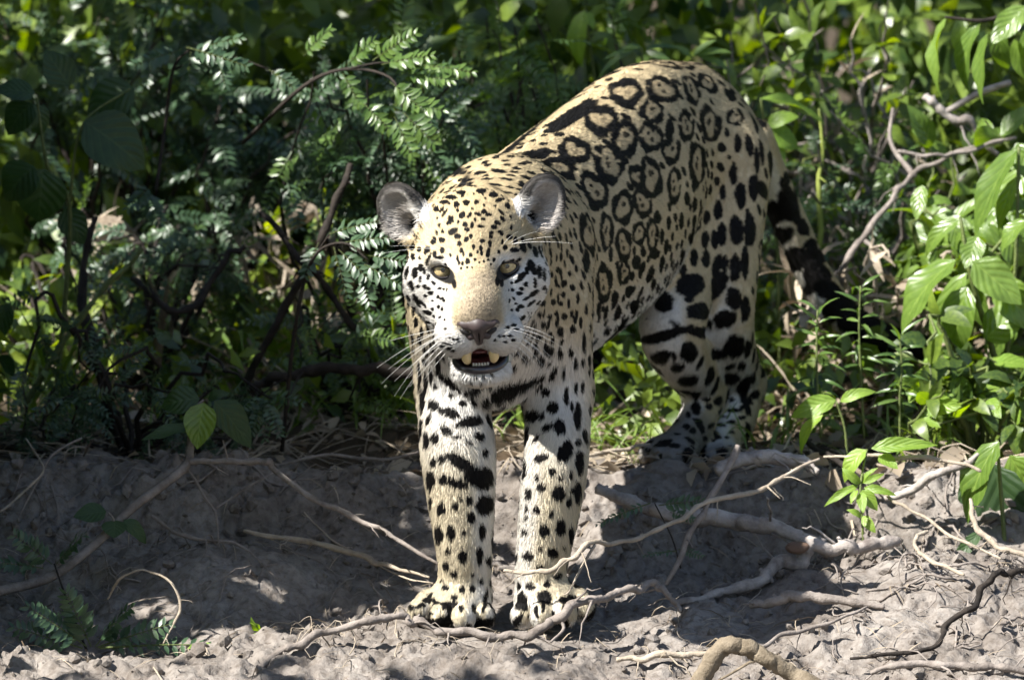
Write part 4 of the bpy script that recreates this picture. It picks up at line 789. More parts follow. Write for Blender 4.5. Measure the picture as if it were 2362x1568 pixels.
SPOTS += grp(.3493, 1384, 576.7, '''680 545 75 35;765 682 72 35;880 640 70 68 -40;970 650 25 55;1010 700 15 50;930 760 25 30;1070 800 28 42;865 850 55 40;945 890 35 66 30;1025 960 32 28 -50;950 1040 30 15;880 1055 45 12;855 985 20 15;785 1005 25 30 35;800 1060 32 20 -20;
815 1105 25 8;875 1140 30 10;935 1100 25 12;790 1155 30 10;770 1200 22 8;860 1200 18 8;730 1160 30 14 -35;400 572 160 32 -15;400 710 60 36;600 680 50 62 30;580 855 65 40;720 830 40 60;490 700 15 25;640 1050 32 36;700 990 25 18;725 1035 22 20;580 1080 15 20;
560 1165 20 18;610 1190 22 18;510 1215 20 14;690 1245 22 14;330 1330 16 22;400 1360 14 20;620 1310 20 18;750 1260 18 10;60 590 75 36 -45;160 572 110 42 -50;230 370 46 40 -50;290 400 18 52 25;430 350 62 60 -30;390 330 18 70 25;95 320 25 50;195 270 32 30;70 200 18 60;135 180 10 50;240 90 36 36;275 130 18 50 20;330 160 25 50 20;350 220 18 30;
410 100 20 50 15;120 420 25 40;20 120 18 30;540 60 20 40;620 50 25 45;545 130 22 40;1005 840 14 40;1000 600 12 60;990 1000 20 30 -40;840 1240 16 10''')
TAIL0 = len(SPOTS)
SPOTS += grp(.5, 1730, 0, '100 770 34 72 -10;185 945 48 110 -22;85 985 36 84 -25;285 1130 32 34;205 1200 60 62 -20;312 1275 66 92 -22;420 1400 70 60;480 1460 90 60 30;560 1490 100 60 20;660 1530 110 70 15;780 1580 110 80;250 1340 30 20 30;140 840 10 20;60 880 22 40 -20;150 1090 30 40 -25;250 1050 24 40 -25;330 1180 26 34 -25;170 820 18 30 -15;370 1340 60 40 20')
SPOTS += grp(.4967, 893.8, 720.8, '''825 645 30 55 25;890 700 20 55;765 740 18 18;800 770 15 10;715 675 35 20 -20;795 845 30 38;718 822 20 22;655 840 15 28;695 765 10 14;850 760 10 18;855 830 10 18;885 845 15 55;845 890 12 25;695 922 15 18;650 910 8 15;760 940 10 15;805 1000 25 38;725 1012 24 28;637 1028 14 16;648 960 8 12;850 1030 12 45;
765 1120 24 26;655 1133 25 22;710 1100 10 12;595 1145 8 22;820 1095 8 10;712 1180 20 15;790 1230 20 15;740 1262 18 16;668 1278 20 20;615 1270 8 25;825 1180 8 30;690 1385 10 25;720 1370 8 20;820 1370 10 12;600 1440 15 25;640 735 12 45;660 1410 10 12;770 1400 10 14;
665 485 30 30;735 375 20 20;765 440 25 30 30;740 540 30 15 -35;800 530 30 35;625 340 105 28 -28;560 380 36 30;745 180 22 25;705 215 20 15;630 205 15 15;580 265 22 14 -40;765 280 14 36 25;800 190 12 30;815 280 10 30;850 190 12 20;830 390 12 45;885 480 18 60;855 440 8 25;905 350 10 30;875 350 10 25;885 600 15 15;905 240 8 20;870 240 10 25;
650 140 12 12;700 110 15 15;720 55 12 14;800 90 16 25;750 100 10 10;860 80 14 20;910 140 8 50;870 30 10 20;820 20 12 15;700 350 22 10 -50;630 400 14 10;690 590 10 24 30;
290 470 45 22 20;385 505 60 25 -12;270 545 30 20 30;430 575 22 20;455 650 15 18;380 610 18 10;220 590 20 25;180 600 15 40;325 580 22 8;345 695 80 28 35;440 765 62 52 25;455 890 40 45;325 795 50 22 20;265 785 20 25;200 780 20 45;215 695 15 20;255 690 18 22;385 875 15 22;315 908 15 20;250 912 18 32;
385 948 18 28;240 1030 18 40;295 1015 20 35;355 1018 10 16;440 1015 15 35;425 1125 16 42;350 1135 20 33;275 1170 14 25;285 1105 12 15;312 1215 17 18;465 1150 12 25;395 1210 10 10;430 1240 14 12;350 1290 14 16;395 1280 12 18;268 1277 15 13;255 1250 8 8;310 1322 15 14;475 1255 8 20;455 1340 10 35;478 1325 8 20;340 1370 12 14;395 1380 12 25;
220 1340 10 10;165 1355 18 10;265 1365 12 10;200 1400 10 10;300 1440 12 12;375 1450 12 12;205 880 8 30;340 870 8 10;285 325 75 20 38;400 365 35 20;350 420 22 16;475 350 12 10;465 415 25 15;510 395 26 36;295 385 18 10;225 350 12 15;210 430 30 26 40;165 420 12 60;250 460 40 15 30;200 300 10 40;175 330 10 60;150 300 8 70;240 240 12 40''')
FACE = grp(.3495, 836.2, 374.8, '''490 305 16 18;540 262 28 12;585 232 35 14;560 200 30 12;650 200 28 14;620 280 16 20;690 265 22 14;655 350 16 24 35;580 370 18 12;545 335 8 30 35;525 310 8 22 35;580 395 25 12 -30;675 410 16 14;720 415 8 22;690 445 16 12;595 450 32 18 -35;632 485 20 16;685 512 14 16;705 350 10 18 35;750 265 14 12;785 190 28 18;720 155 30 18;865 215 28 16;905 250 28 12 -20;955 288 14 20 -30;
910 325 8 25 -40;805 325 16 14;830 345 20 10;765 345 20 10 20;795 375 14 8;745 380 6 14;890 400 22 12 20;870 428 20 12 15;780 425 20 10;850 460 14 10;910 465 10 20 -40;920 375 10 18 -40;845 487 10 12;790 515 16 10;710 490 10 14;640 540 14 16;655 580 12 16;730 555 8 16;780 565 8 16;840 535 10 22;835 580 10 18;715 610 10 14;695 650 14 18;670 605 7 14;640 660 6 14;
785 600 8 14;825 610 10 16;800 650 8 8;830 640 8 8;865 640 8 14;625 630 6 18;660 665 8 12;740 640 7 9;760 590 6 9;690 690 5 6;720 690 5 5;770 660 5 7;650 700 5 7;845 670 6 7;470 515 14 26 25;525 515 20 16;330 560 18 20;380 575 14 16;425 580 16 26 20;335 620 12 22;300 640 10 35 15;280 620 10 40 10;480 605 12 20;525 580 14 18;515 632 25 8;
295 730 12 40 10;270 790 10 40 -15;325 810 14 30 -20;385 690 18 24;345 730 18 34;385 770 8 18;415 715 10 25;435 755 10 20;470 795 18 8 40;435 640 8 40 20;410 820 12 14;435 830 12 10;450 860 18 10;360 910 12 45 -30;400 930 8 35 -40;430 990 30 12 20;440 1050 25 8;500 950 10 10;525 900 14 8;540 910 10 8;550 1100 8 6;540 1040 7 7;600 1160 8 6;625 1165 7 6;575 1150 7 5;560 1195 26 5 15;530 1210 14 6;640 1185 7 5;
575 1225 16 7;600 1240 12 7;597 775 5 24 -8;960 1090 12 8;1000 1075 15 8;900 1150 10 8;930 1145 8 8;975 1140 15 8;880 1172 8 6;1010 1100 14 6;940 1180 12 6;990 1170 14 7;1000 580 26 14;1115 690 22 50 -25;1060 560 18 30 -20;1100 550 10 25 -20;1140 590 14 35 -20;1170 590 10 40 -15;1165 720 14 40;1195 740 8 40;1085 715 12 25;1050 750 20 28 35;1020 780 20 10 -40;1075 800 12 14;1050 830 14 10;1035 860 20 10;1130 860 35 13 -35;
1080 895 25 8 -30;1110 930 30 8 -40;1045 950 20 12;1020 970 12 12;1050 1025 25 10 -40;1140 800 10 30;1060 520 10 25 -30;1010 520 14 25;970 495 18 14;940 560 14 14;915 785 10 34 -5;908 735 8 22;1000 900 14 5 40;1010 930 10 5;1240 600 10 30 -8;1255 480 14 25;1300 490 12 30 -15;1240 660 8 20;1285 710 14 16;1245 740 12 20;1325 795 18 22;1290 820 10 12;1385 830 16 18;1320 870 14 14;1260 925 14 18;1305 930 12 14;1190 930 18 20;1165 1005 14 16;
1235 1020 14 14;1280 1000 14 14;1325 1015 14 18;1190 1070 14 20;1130 1080 10 12;900 60 50 14 10;780 70 40 14;950 110 45 12 10;1080 100 35 12 20;1050 145 20 25;880 150 40 9 12;700 120 40 10 -10;640 160 30 10 -15;820 110 36 9;1230 530 8 26;1310 560 8 30 -10;1350 600 8 26;1305 620 8 30;1345 500 9 30 -18;1375 545 8 26 -12;1410 700 9 24;1365 740 9 18;1420 900 9 30;1360 930 9 28;1440 560 8 40 -15;1400 470 8 36 -18;1380 1000 10 24;1410 1010 10 30;1440 1060 9 34;700 1425 9 4;750 1415 10 4;800 1418 9 4;850 1402 9 4;660 1402 8 4;725 1445 8 4;780 1450 8 4;620 1395 7 5''')

def project(P):
    d = P - CAM; z = d @ CF
    return PW / 2 + (d @ CR) / z * FPX, PH / 2 - (d @ CU) / z * FPX, z
vx, vy, vz = project(JV)
VIEW = unit(CAM - JV); facing = (JN * VIEW).sum(1)
# skin taken off the legs, ears and head so that the fur follows the body: weights per solid
flow = np.zeros_like(JV); wsum = np.zeros(len(JV))
for kind, d, k, fl in PR:
    if kind == 's': continue
    lo, hi = pr_box(kind, d, .04)
    m = np.nonzero(((JV > lo) & (JV < hi)).all(1))[0]
    if len(m) == 0: continue
    wt = np.exp(-np.maximum(pr_dist(kind, d, JV[m]), -.004) / .012)
    flow[m] += wt[:, None] * unit(fl); wsum[m] += wt
flow = flow / np.maximum(wsum, 1e-6)[:, None]
flow = unit(flow - JN * (flow * JN).sum(1)[:, None])

HL = np.stack([(JV - HO) @ HX, (JV - HO) @ HU, (JV - HO) @ HF], -1) * 1000        # head coordinates in mm
head_w = sstep(-150, -95, HL[:, 2]) * sstep(-200, -165, HL[:, 1]) * sstep(175, 150, np.abs(HL[:, 0]))

def pick(px, py):
    r = 5.0
    for _ in range(4):
        m = np.nonzero((np.abs(vx - px) < r) & (np.abs(vy - py) < r) & (facing > .03))[0]
        if len(m):
            zmin = vz[m].min(); m = m[vz[m] < zmin + .03]
            return m[np.argmin((vx[m] - px) ** 2 + (vy[m] - py) ** 2)]
        r *= 2
    return None

SP = []     # kind, centre, e1, e2 (metric rows: px offset per metre), half sizes, angle
for kind, px, py, hw, hh, ang in [(q[0], q[1], q[2], q[3] * k_ + .5, q[4] * k_ + .5, q[5]) for j_, q in enumerate(SPOTS) for k_ in ((1.13 if q[0] != 'S' else .95 if TAIL0 <= j_ < TAIL0 + 6 else 1.03 if j_ > TAIL0 + 18 else 1.1),)] + [(q[0], q[1], q[2], q[3] * k_ + .8, q[4] * k_ + .8, q[5]) for q in FACE for k_ in (1.10,)]:
    i = pick(px, py)
    if i is None: continue
    n = JN[i]; v = VIEW[i]; c0 = n @ v
    if c0 < .4:                                     # seen edge-on: do not stretch it round the body
        n = unit(n + v * (.4 - c0))
    I = np.eye(3) - np.outer(n, n); s = 1 / (vz[i] / FPX)
    SP.append((kind, JV[i], (CR @ I) * s, (CU @ I) * s * -1, hw, hh, math.radians(ang)))
# spots on the side the photograph does not show, and between the measured ones
rs = np.random.default_rng(21)
taken = np.array([q[1] for q in SP]); trad = np.array([max(q[4], q[5]) * .00068 for q in SP])
leg = sstep(.36, .28, JV[:, 2]) * (JV[:, 1] < .5) + sstep(.5, .4, JV[:, 2]) * (JV[:, 1] >= .5)
cand = rs.permutation(len(JV))[:14000]; auto_c, auto_r = [], []
for i in cand:
    p = JV[i]; hidden = facing[i] < .10
    if head_w[i] > .3: r = .0038 + .002 * rs.random() if HL[i, 2] < 0 and HL[i, 1] < 12 else .0021 + .0012 * rs.random()
    elif leg[i] > .5: r = .009 + .005 * rs.random()
    else: r = .024 if hidden and p[1] > .15 else (.0052 + .002 * rs.random() if p[1] < .25 else .0062 + .003 * rs.random())
    if p[0] > .40 and p[1] > 1.08: continue
    if not hidden and p[1] > .22 and p[2] > .60 and rs.random() < .5: continue
    if head_w[i] > .3 and not hidden and not (HL[i, 1] > 12 and abs(HL[i, 0]) < 60 and HL[i, 2] < 30) and (HL[i, 2] > 62 or abs(HL[i, 0]) < 36 or HL[i, 1] > 40 or (HL[i, 1] > -18 and abs(HL[i, 0]) < 66)): continue
    if np.any(((taken - p) ** 2).sum(1) < (trad * (1.12 if p[1] > .22 else 1.0) + r * 1.15 + .0028) ** 2): continue
    if auto_c and np.any(((np.array(auto_c) - p) ** 2).sum(1) < (np.array(auto_r) * 1.1 + r * 1.1 + .0042) ** 2): continue
    auto_c.append(p); auto_r.append(r)
    t = flow[i]; b = np.cross(JN[i], t); e = 1.25 + .5 * rs.random()
    SP.append(('C' if r > .02 else 'S', p, b / r, t / r, 1.0, e, 0.0))

def coat(P, N, Wt, HLp, hw_, spots=True):
    """Colour of the coat at skin points P (normals N): black spots over tawny, white below and inside."""
    n = len(P); blk = np.zeros(n); inner = np.zeros(n)
    order = np.argsort(P[:, 0]); Px = P[order, 0]
    nz_ = NZ.fbm(P * 190.0, 2); nzb = NZ2(P * 60.0)
    for kind, C, e1, e2, hw, hh, ang in (SP if spots else ()):
        R3 = 1.5 * max(hw / max(np.linalg.norm(e1), 1e-6), hh / max(np.linalg.norm(e2), 1e-6)); R3 = min(R3, .16)
        a, b = np.searchsorted(Px, (C[0] - R3, C[0] + R3)); m = order[a:b]
        q = P[m] - C; k = (np.abs(q).max(1) < R3); m = m[k]; q = q[k]
        if len(m) == 0: continue
        u, v = q @ e1, q @ e2; c, s = math.cos(ang), math.sin(ang)
        u, v = (u * c + v * s) / hw, (-u * s + v * c) / hh
        rho = np.sqrt(u * u + v * v); th = np.arctan2(v, u); ph = (C[0] * 91 + C[2] * 57) % 6.28
        am = (.5 if kind == 'S' else .65) * min(1.0, 2.2 * min(hw, hh) / max(hw, hh))
        edge = 1 + .07 * nz_[m] + am * (.08 * np.sin(2 * th + 3 * ph) + .09 * np.sin(3 * th + 1.7 * ph) + .07 * np.sin(5 * th + 5 * ph))
        soft = .05
        out = sstep(edge + soft, edge - soft, rho)
        if kind == 'S': blk[m] = np.maximum(blk[m], out); continue
        t_in = (.46 if kind == 'R' else .55) + .11 * np.sin(2 * th + ph) + .08 * np.sin(3 * th + 2.3 * ph) + .08 * nz_[m]
        ring = out * sstep(t_in - soft * 1.3, t_in + soft * 1.3, rho)
        if kind == 'C':
            gap = np.sin(3 * th + ph) * .6 + np.sin(5 * th + 2.1 * ph) * .45 + .35 * nzb[m]
            big = max(hw, hh) > 24; ring = ring * (sstep(-1.15, -.95, gap) if big else sstep(-.86, -.70, gap))
        hole = sstep(t_in + .1, t_in - .1, rho)
        inner[m] = np.maximum(inner[m], hole)
        dot = sstep(.2, .13, np.hypot(u - .12 * np.sin(ph), v - .2 * np.cos(ph)) + .05 * nz_[m]) * (.9 if kind == 'C' else .55)
        dot = np.maximum(dot, sstep(.14, .09, np.hypot(u + .22 * np.cos(ph), v + .22) + .05 * nz_[m]) * (kind == 'C'))
        blk[m] = np.maximum(blk[m], np.maximum(ring, dot))
    tawny = np.array([.54, .445, .29]); white = np.array([.82, .80, .77]); brown = np.array([.41, .31, .18])
    # white belly, chest, inner legs, chin, cheeks
    wh = sstep(-.1, -.65, N[:, 2]) * (1 - hw_)
    front = sstep(.10, .02, P[:, 1]) * sstep(.50, .40, P[:, 2]) * sstep(.20, .36, P[:, 2])
    wh = np.maximum(wh, front * .9 * (1 - hw_) * sstep(.17, .10, np.abs(P[:, 0] + .015)))
    inside = sstep(.1, .7, N[:, 0] * np.where(P[:, 0] < -.01, 1, -1)) * sstep(.34, .30, P[:, 2]) * (P[:, 1] < .3)
    wh = np.maximum(wh, inside * .65)
    hind = (P[:, 1] > .5) * sstep(.52, .42, P[:, 2]) * sstep(.55, .1, N[:, 0])
    wh = np.maximum(wh, hind * .85)
    x, u, f = HLp[:, 0], HLp[:, 1], HLp[:, 2]; ax = np.abs(x)
    hwh = sstep(-50, -85, u) * sstep(200, 150, -u)                                    # muzzle, jaw
    hwh = np.maximum(hwh, sstep(34, 60, ax) * sstep(28, -2, u) * .95)                   # cheeks, under the eyes
    hwh = np.maximum(hwh, np.exp(-(((ax - 50) / 22) ** 2 + ((u - 16) / 11) ** 2)) * 1.0)
    hwh = np.maximum(hwh, sstep(32, 44, ax) * sstep(12, -30, u) * .7 * sstep(-60, -40, f))
    nose = sstep(46, 20, ax) * sstep(-66, -58, u) * sstep(25, 0, u) * sstep(10, 40, f)
    hwh = hwh * (1 - .85 * nose)
    hwh = hwh * .9
    wh = np.where(hw_ > 0, np.maximum(wh * (1 - hw_), np.clip(hwh, 0, 1) * hw_), wh)
    lg = (sstep(.42, .25, P[:, 2]) * (P[:, 1] < .4))[:, None]; base = tawny + (np.array([.66, .57, .41]) - tawny) * lg
    gold = (sstep(.1, .8, N[:, 2]) * (1 - lg[:, 0]))[:, None]; base = base + (np.array([.575, .455, .27]) - base) * np.maximum(gold, .6 * hw_[:, None])
    col = base + (white - base) * np.clip(wh, 0, 1)[:, None]
    col = col + (np.array([.35, .285, .20]) * (1 + .35 * NZ(P * 420.0))[:, None] - col) * (nose * hw_)[:, None]
    col = col + (brown - col) * (inner * .45)[:, None] * (1 - .5 * wh[:, None])
    col *= (1 + .10 * NZ(P * 24.0))[:, None]
    paw_shade = sstep(.30, .23, P[:, 2]) * (P[:, 1] > .45) * sstep(.85, .72, P[:, 1] + .4 * (P[:, 0] - .3)); col = col + (np.array([.17, .16, .15]) - col) * (.85 * paw_shade * (1 - hw_))[:, None]  # hind paws: their deep shade painted into the fur colour
    # dark skin round the eyes and the mouth, backs of the ears
    dk = np.zeros(n)
    for s in (-1, 1):
        e = np.sqrt(((x - 50 * s) / 18.6) ** 2 + ((u - 1) / 12.6) ** 2); dk = np.maximum(dk, sstep(1.12, .92, e) * (f > -25))
        dk = np.maximum(dk, sstep(1.2, .8, np.sqrt(((x - 33 * s) / 4) ** 2 + ((u + 6) / 6) ** 2)) * (f > -10))
        c0, A = EAR[s]; q = P - c0; la, lb, lc = q @ A[0], q @ A[1], q @ A[2]
        em = np.sqrt((la / .044) ** 2 + (lb / .056) ** 2) < 1
        back = em * (np.abs(lc) < .03) * sstep(.15, -.25, N @ A[2]); dk = np.maximum(dk, back * sstep(-.035, -.02, lb))
        inn = em * (N @ A[2] > 0) * (lc < .02) * (lc > -.02) * sstep(-.05, -.03, lb)
        grey = np.array([.48, .45, .43]) + (np.array([.74, .72, .69]) - np.array([.48, .45, .43])) * np.clip(sstep(.004, -.02, (q @ HX) * s) * sstep(.028, -.01, lb) + .25 * sstep(.25, .6, NZ(P * 160.0)), 0, 1)[:, None]
        deepp = np.exp(-((la / .013) ** 2 + ((lb - .004) / .018) ** 2))[:, None]; grey = grey + (np.array([.13, .11, .10]) - grey) * deepp * .6
        col = col + (grey - col) * (inn * .9)[:, None]
        rim = em * sstep(.76, .90, np.sqrt((la / .037) ** 2 + ((lb) / .048) ** 2) + .16 * sstep(.0, -.02, (q @ HX) * s)) * sstep(-.012, .008, lb) * (np.abs(lc) < .02)
        dk = np.maximum(dk, rim * .9); blk = blk * (1 - inn)
        hole = em * sstep(.017, .010, np.hypot(la * 1.1 + .004 * s, lb + .026)) * (lc < .004); dk = np.maximum(dk, hole)
    mouth = (np.sqrt((x / 41) ** 2 + ((u + 128) / 14.5) ** 2) < 1) & (f > 10)
    bare = np.maximum(dk * 0, mouth * 1.0)
    for s in (-1, 1): bare = np.maximum(bare, (np.sqrt(((x - 50 * s) / 18.0) ** 2 + ((u - 1) / 12.2) ** 2) < 1) & (f > -25))
    k = np.clip(np.maximum(blk, dk), 0, 1)[:, None]
    col = col + (np.array([.007, .0063, .0062]) - col) * k
    deep = mouth & (f < 84)
    col[deep] = (.075, .022, .02); col[mouth & ~deep] = (.03, .02, .02)
    return col, bare

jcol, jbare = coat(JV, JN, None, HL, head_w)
skin_mat, nt, b = new_mat('skin')
a = node(nt, 'Attribute', attribute_name='coat'); nt.links.new(a.outputs['Color'], b.inputs['Base Color']); b.inputs['Roughness'].default_value = .75; b.inputs['Specular IOR Level'].default_value = .2
bmp = node(nt, 'Bump', i_Strength=.35, i_Distance=.002); nn = node(nt, 'TexNoise', i_Scale=420.0, i_Detail=3.0); tc = node(nt, 'TexCoord')
nt.links.new(tc.outputs['Object'], nn.inputs['Vector']); nt.links.new(nn.outputs[0], bmp.inputs['Height']); nt.links.new(bmp.outputs[0], b.inputs['Normal'])
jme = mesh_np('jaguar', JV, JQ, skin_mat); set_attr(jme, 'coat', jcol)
jag = obj('jaguar', jme, label='spotted jaguar walking off the bank, mouth slightly open', cat='jaguar')

# ---------------------------------------------------------------- fur
fur_mat, nt, b = new_mat('fur')
a = node(nt, 'Attribute', attribute_name='coat'); nt.links.new(a.outputs['Color'], b.inputs['Base Color'])
b.inputs['Roughness'].default_value = .6; b.inputs['Specular IOR Level'].default_value = .10
a2 = node(nt, 'Attribute', attribute_name='skin_normal'); nt.links.new(a2.outputs['Vector'], b.inputs['Normal'])
T3 = np.vstack([JQ[:, [0, 1, 2]], JQ[:, [0, 2, 3]]])
area = np.linalg.norm(np.cross(JV[T3[:, 1]] - JV[T3[:, 0]], JV[T3[:, 2]] - JV[T3[:, 0]]), axis=1) / 2
vis = .22 + .78 * sstep(-.35, .05, facing)
dens = vis * (1 + 3.2 * head_w + .5 * leg)
pw = area * dens[T3].mean(1); pw /= pw.sum()
NH = 420000
tri = rs.choice(len(T3), NH, p=pw); r1, r2 = np.sqrt(rs.random(NH)), rs.random(NH)
W = np.stack([1 - r1, r1 * (1 - r2), r1 * r2], -1)
def bary(A): return (A[T3[tri]] * (W[..., None] if A.ndim > 1 else W)).sum(1)
HP, HN, HT = bary(JV), unit(bary(JN)), unit(bary(flow))
hw2 = bary(head_w); HLh = np.stack([(HP - HO) @ HX, (HP - HO) @ HU, (HP - HO) @ HF], -1) * 1000
lenb = .0068 + .005 * sstep(.10, 0, HP[:, 1]) * sstep(.50, .42, HP[:, 2]) + .005 * sstep(-.1, -.6, HN[:, 2])
x, u, f = np.abs(HLh[:, 0]), HLh[:, 1], HLh[:, 2]
lenh = .0062 + .007 * sstep(-60, -110, u) * sstep(60, 20, f) + .004 * sstep(85, 110, x) * sstep(20, -20, u) - .0025 * sstep(0, 50, f) * (u > -65) + .005 * sstep(-95, -140, u)
for s in (-1, 1):
    c0, A = EAR[s]; q = HP - c0
    inn = (np.hypot((q @ A[0]) / .042, (q @ A[1]) / .055) < 1) * (HN @ A[2] > .1); lenh = lenh + .012 * inn * sstep(.025, -.02, q @ A[1]) * rs.random(NH)
L = lenb + (lenh - lenb) * hw2
for s in (-1, 1):
    c0, A = EAR[s]; q = HP - c0; m_ = (np.hypot((q @ A[0]) / .036, (q @ A[1]) / .047) < 1) & (HN @ A[2] > -.2); d_ = unit(HX * s * .9 + A[1] * .35 + A[2] * .25)
    HT[m_] = unit(d_ - HN[m_] * (HN[m_] @ d_)[:, None])
_, hbare = coat(HP, HN, None, HLh, hw2, False)
L = L * rs.uniform(.65, 1.25, NH) * (1 - .4 * sstep(.07, .03, HP[:, 2])) * (1 - hbare)
keep = (L > .0012) & (HP[:, 2] > -.004)
HP, HN, HT, L, hw2 = HP[keep], HN[keep], HT[keep], L[keep], hw2[keep]; nh = len(HP)
clump = np.stack([NZ(HP * 130.0), NZ(HP * 130.0 + 40), NZ(HP * 130.0 + 80)], -1) * .26 + rs.normal(0, .13, (nh, 3))
D = HT + clump; D = unit(D - HN * (D * HN).sum(1)[:, None])
lift = rs.uniform(.18, .5, nh)[:, None]
HM = HP + D * L[:, None] * .6
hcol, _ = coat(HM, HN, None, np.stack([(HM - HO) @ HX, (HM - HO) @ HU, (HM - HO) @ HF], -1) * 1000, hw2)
p0 = HP - HN * .0008; p1 = HP + (D + HN * lift) * L[:, None] * .5; p2 = HP + (D + HN * lift * .62 - np.array([0, 0, .08])) * L[:, None]
pts = np.stack([p0, p1, p2], 1).reshape(-1, 3).astype(np.float32)
fc = bpy.data.hair_curves.new('fur'); fc.add_curves([3] * nh)
fc.attributes['position'].data.foreach_set('vector', pts.ravel())
rad = np.tile([.00034, .00028, .00006], nh).astype(np.float32)
ra = fc.attributes.get('radius') or fc.attributes.new('radius', 'FLOAT', 'POINT'); ra.data.foreach_set('value', rad)
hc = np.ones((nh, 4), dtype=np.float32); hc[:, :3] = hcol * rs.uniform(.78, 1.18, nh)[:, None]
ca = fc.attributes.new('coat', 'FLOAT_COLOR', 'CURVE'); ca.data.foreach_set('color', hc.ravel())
na = fc.attributes.new('skin_normal', 'FLOAT_VECTOR', 'CURVE'); na.data.foreach_set('vector', unit(HN + D * .25 + rs.normal(0, .16, (nh, 3))).astype(np.float32).ravel())
fc.materials.append(fur_mat); obj('fur', fc, jag)
# ---------------------------------------------------------------- eyes, nose, mouth, whiskers
def gloss(name, col, rough=.4, coat=0.0, spec=.5, sss=0.0):
    m, nt, b = new_mat(name); b.inputs['Base Color'].default_value = (*col, 1); b.inputs['Roughness'].default_value = rough
    b.inputs['Coat Weight'].default_value = coat; b.inputs['Coat Roughness'].default_value = .03; b.inputs['Specular IOR Level'].default_value = spec
    if sss: b.inputs['Subsurface Weight'].default_value = sss; b.inputs['Subsurface Radius'].default_value = (.004, .002, .001)
    return m, nt, b
eye_dark, *_ = gloss('eyeball_dark', (.02, .016, .014), .3, 1.0)
iris_mat, nt, b = gloss('iris_amber', (.42, .33, .17), .45, .35)
tc = node(nt, 'TexCoord'); g = node(nt, 'TexNoise', i_Scale=350.0, i_Detail=2.0); nt.links.new(tc.outputs['Object'], g.inputs['Vector'])
nt.links.new(ramp(nt, g.outputs[0], [(.3, (.34, .25, .12)), (.7, (.62, .50, .27))]), b.inputs['Base Color'])
pupil_mat, *_ = gloss('pupil_black', (.004, .004, .004), .2, 1.0)
def cap(C, ax, R, ang0, ang1, n=6, s=24):
    """Part of a sphere round the axis ax between two polar angles."""
    e1 = unit(np.cross(ax, [.1, .2, 1])); e2 = np.cross(ax, e1); t = np.linspace(ang0, ang1, n + 1); a = np.arange(s) / s * 2 * np.pi
    V = C + R * (np.cos(t)[:, None, None] * ax + np.sin(t)[:, None, None] * (np.cos(a)[None, :, None] * e1 + np.sin(a)[None, :, None] * e2))
    i = np.arange(n)[:, None] * s; j = np.arange(s)[None]; j2 = (j + 1) % s
    return V.reshape(-1, 3), np.stack([i + j, i + s + j, i + s + j2, i + j2], -1).reshape(-1, 4)
lid_mat, *_ = gloss('eyelid_skin', (.018, .014, .015), .45, .3)
for s in (-1, 1):
    C = hd(50 * s, 1, -1); ax = unit(hdv(-.03 * s, .16, 1))
    V, Q = cap(C, ax, .0180, .02, 2.4, 12, 28); eye = obj('eye', mesh_np('eyeball', V, Q, eye_dark), jag)
    V, Q = cap(C, ax, .0183, .17, .80, 6, 28); obj('iris', mesh_np('iris', V, Q, iris_mat), eye)
    V, Q = cap(C, ax, .0185, .005, .185, 3, 24); obj('pupil', mesh_np('pupil', V, Q, pupil_mat), eye)
    t = np.linspace(0, 2 * np.pi, 33)[:-1]; lx = 15.6 * np.cos(t); lu = np.where(np.sin(t) > 0, 9.4, 10.0) * np.sin(t) * (1 - .12 * np.cos(t)) + 1
    lu = lu - .22 * lx * -s * 0 + .10 * lx * s
    ring = np.array([hd(50 * s + a, c, -1 + math.sqrt(max(19.6 ** 2 - a * a - (c - 1) ** 2, 20))) for a, c in zip(lx, lu)])
    V, Q = tube(np.vstack([ring, ring[:1]]), .0023, 6, False); obj('eyelid', mesh_np('eyelid', V, Q, lid_mat), jag)

def solid(name, prims, lo, hi, h, mat, parent):
    g = [np.arange(lo[a], hi[a], h) for a in range(3)]
    V, Q = surface_nets(build_field(prims, *g), *g, smooth=1); return obj(name, mesh_np(name, V, Q, mat), parent)
nose_mat, nt, b = gloss('nose_leather', (.042, .029, .028), .55, .0)
tc = node(nt, 'TexCoord'); vo = node(nt, 'TexVoronoi', i_Scale=900.0); bp = node(nt, 'Bump', i_Strength=.25, i_Distance=.0006)
nt.links.new(tc.outputs['Object'], vo.inputs['Vector']); nt.links.new(vo.outputs[0], bp.inputs['Height']); nt.links.new(bp.outputs[0], b.inputs['Normal'])
keep_pr, PR = PR, []
hcone((-22, -62, 101), (0, -61, 107), 9.5, 10.5, .004); hcone((0, -61, 107), (22, -62, 101), 10.5, 9.5, .004)
hcone((0, -64, 106), (0, -91, 99), 13.5, 5.5, .005); hcone((-27, -63, 97), (-13, -81, 100), 6.5, 6.5, .004); hcone((27, -63, 97), (13, -81, 100), 6.5, 6.5, .004)
for s in (-1, 1):
    hell((19 * s, -73, 113), (9, 4.2, 9), .003, (0, 0, 1), 's', np.array([unit(HX * .85 * s * s + HU * .45 * s), unit(HU * .85 - HX * .45 * s), HF]))
    hell((29 * s, -65, 110), (7, 2.6, 9), .003, (0, 0, 1), 's', np.array([unit(HX * .8 + HU * .6 * s), unit(HU * .8 - HX * .6 * s), HF]))
hell((0, -90, 112), (.9, 18, 9), .002, (0, 0, 1), 's')
npz = PR; PR = keep_pr
c0 = hd(0, -75, 103); solid('nose', npz, c0 - .045, c0 + .045, .0009, nose_mat, jag)
nostril_mat, *_ = gloss('nostril_dark', (.006, .004, .004), .6)
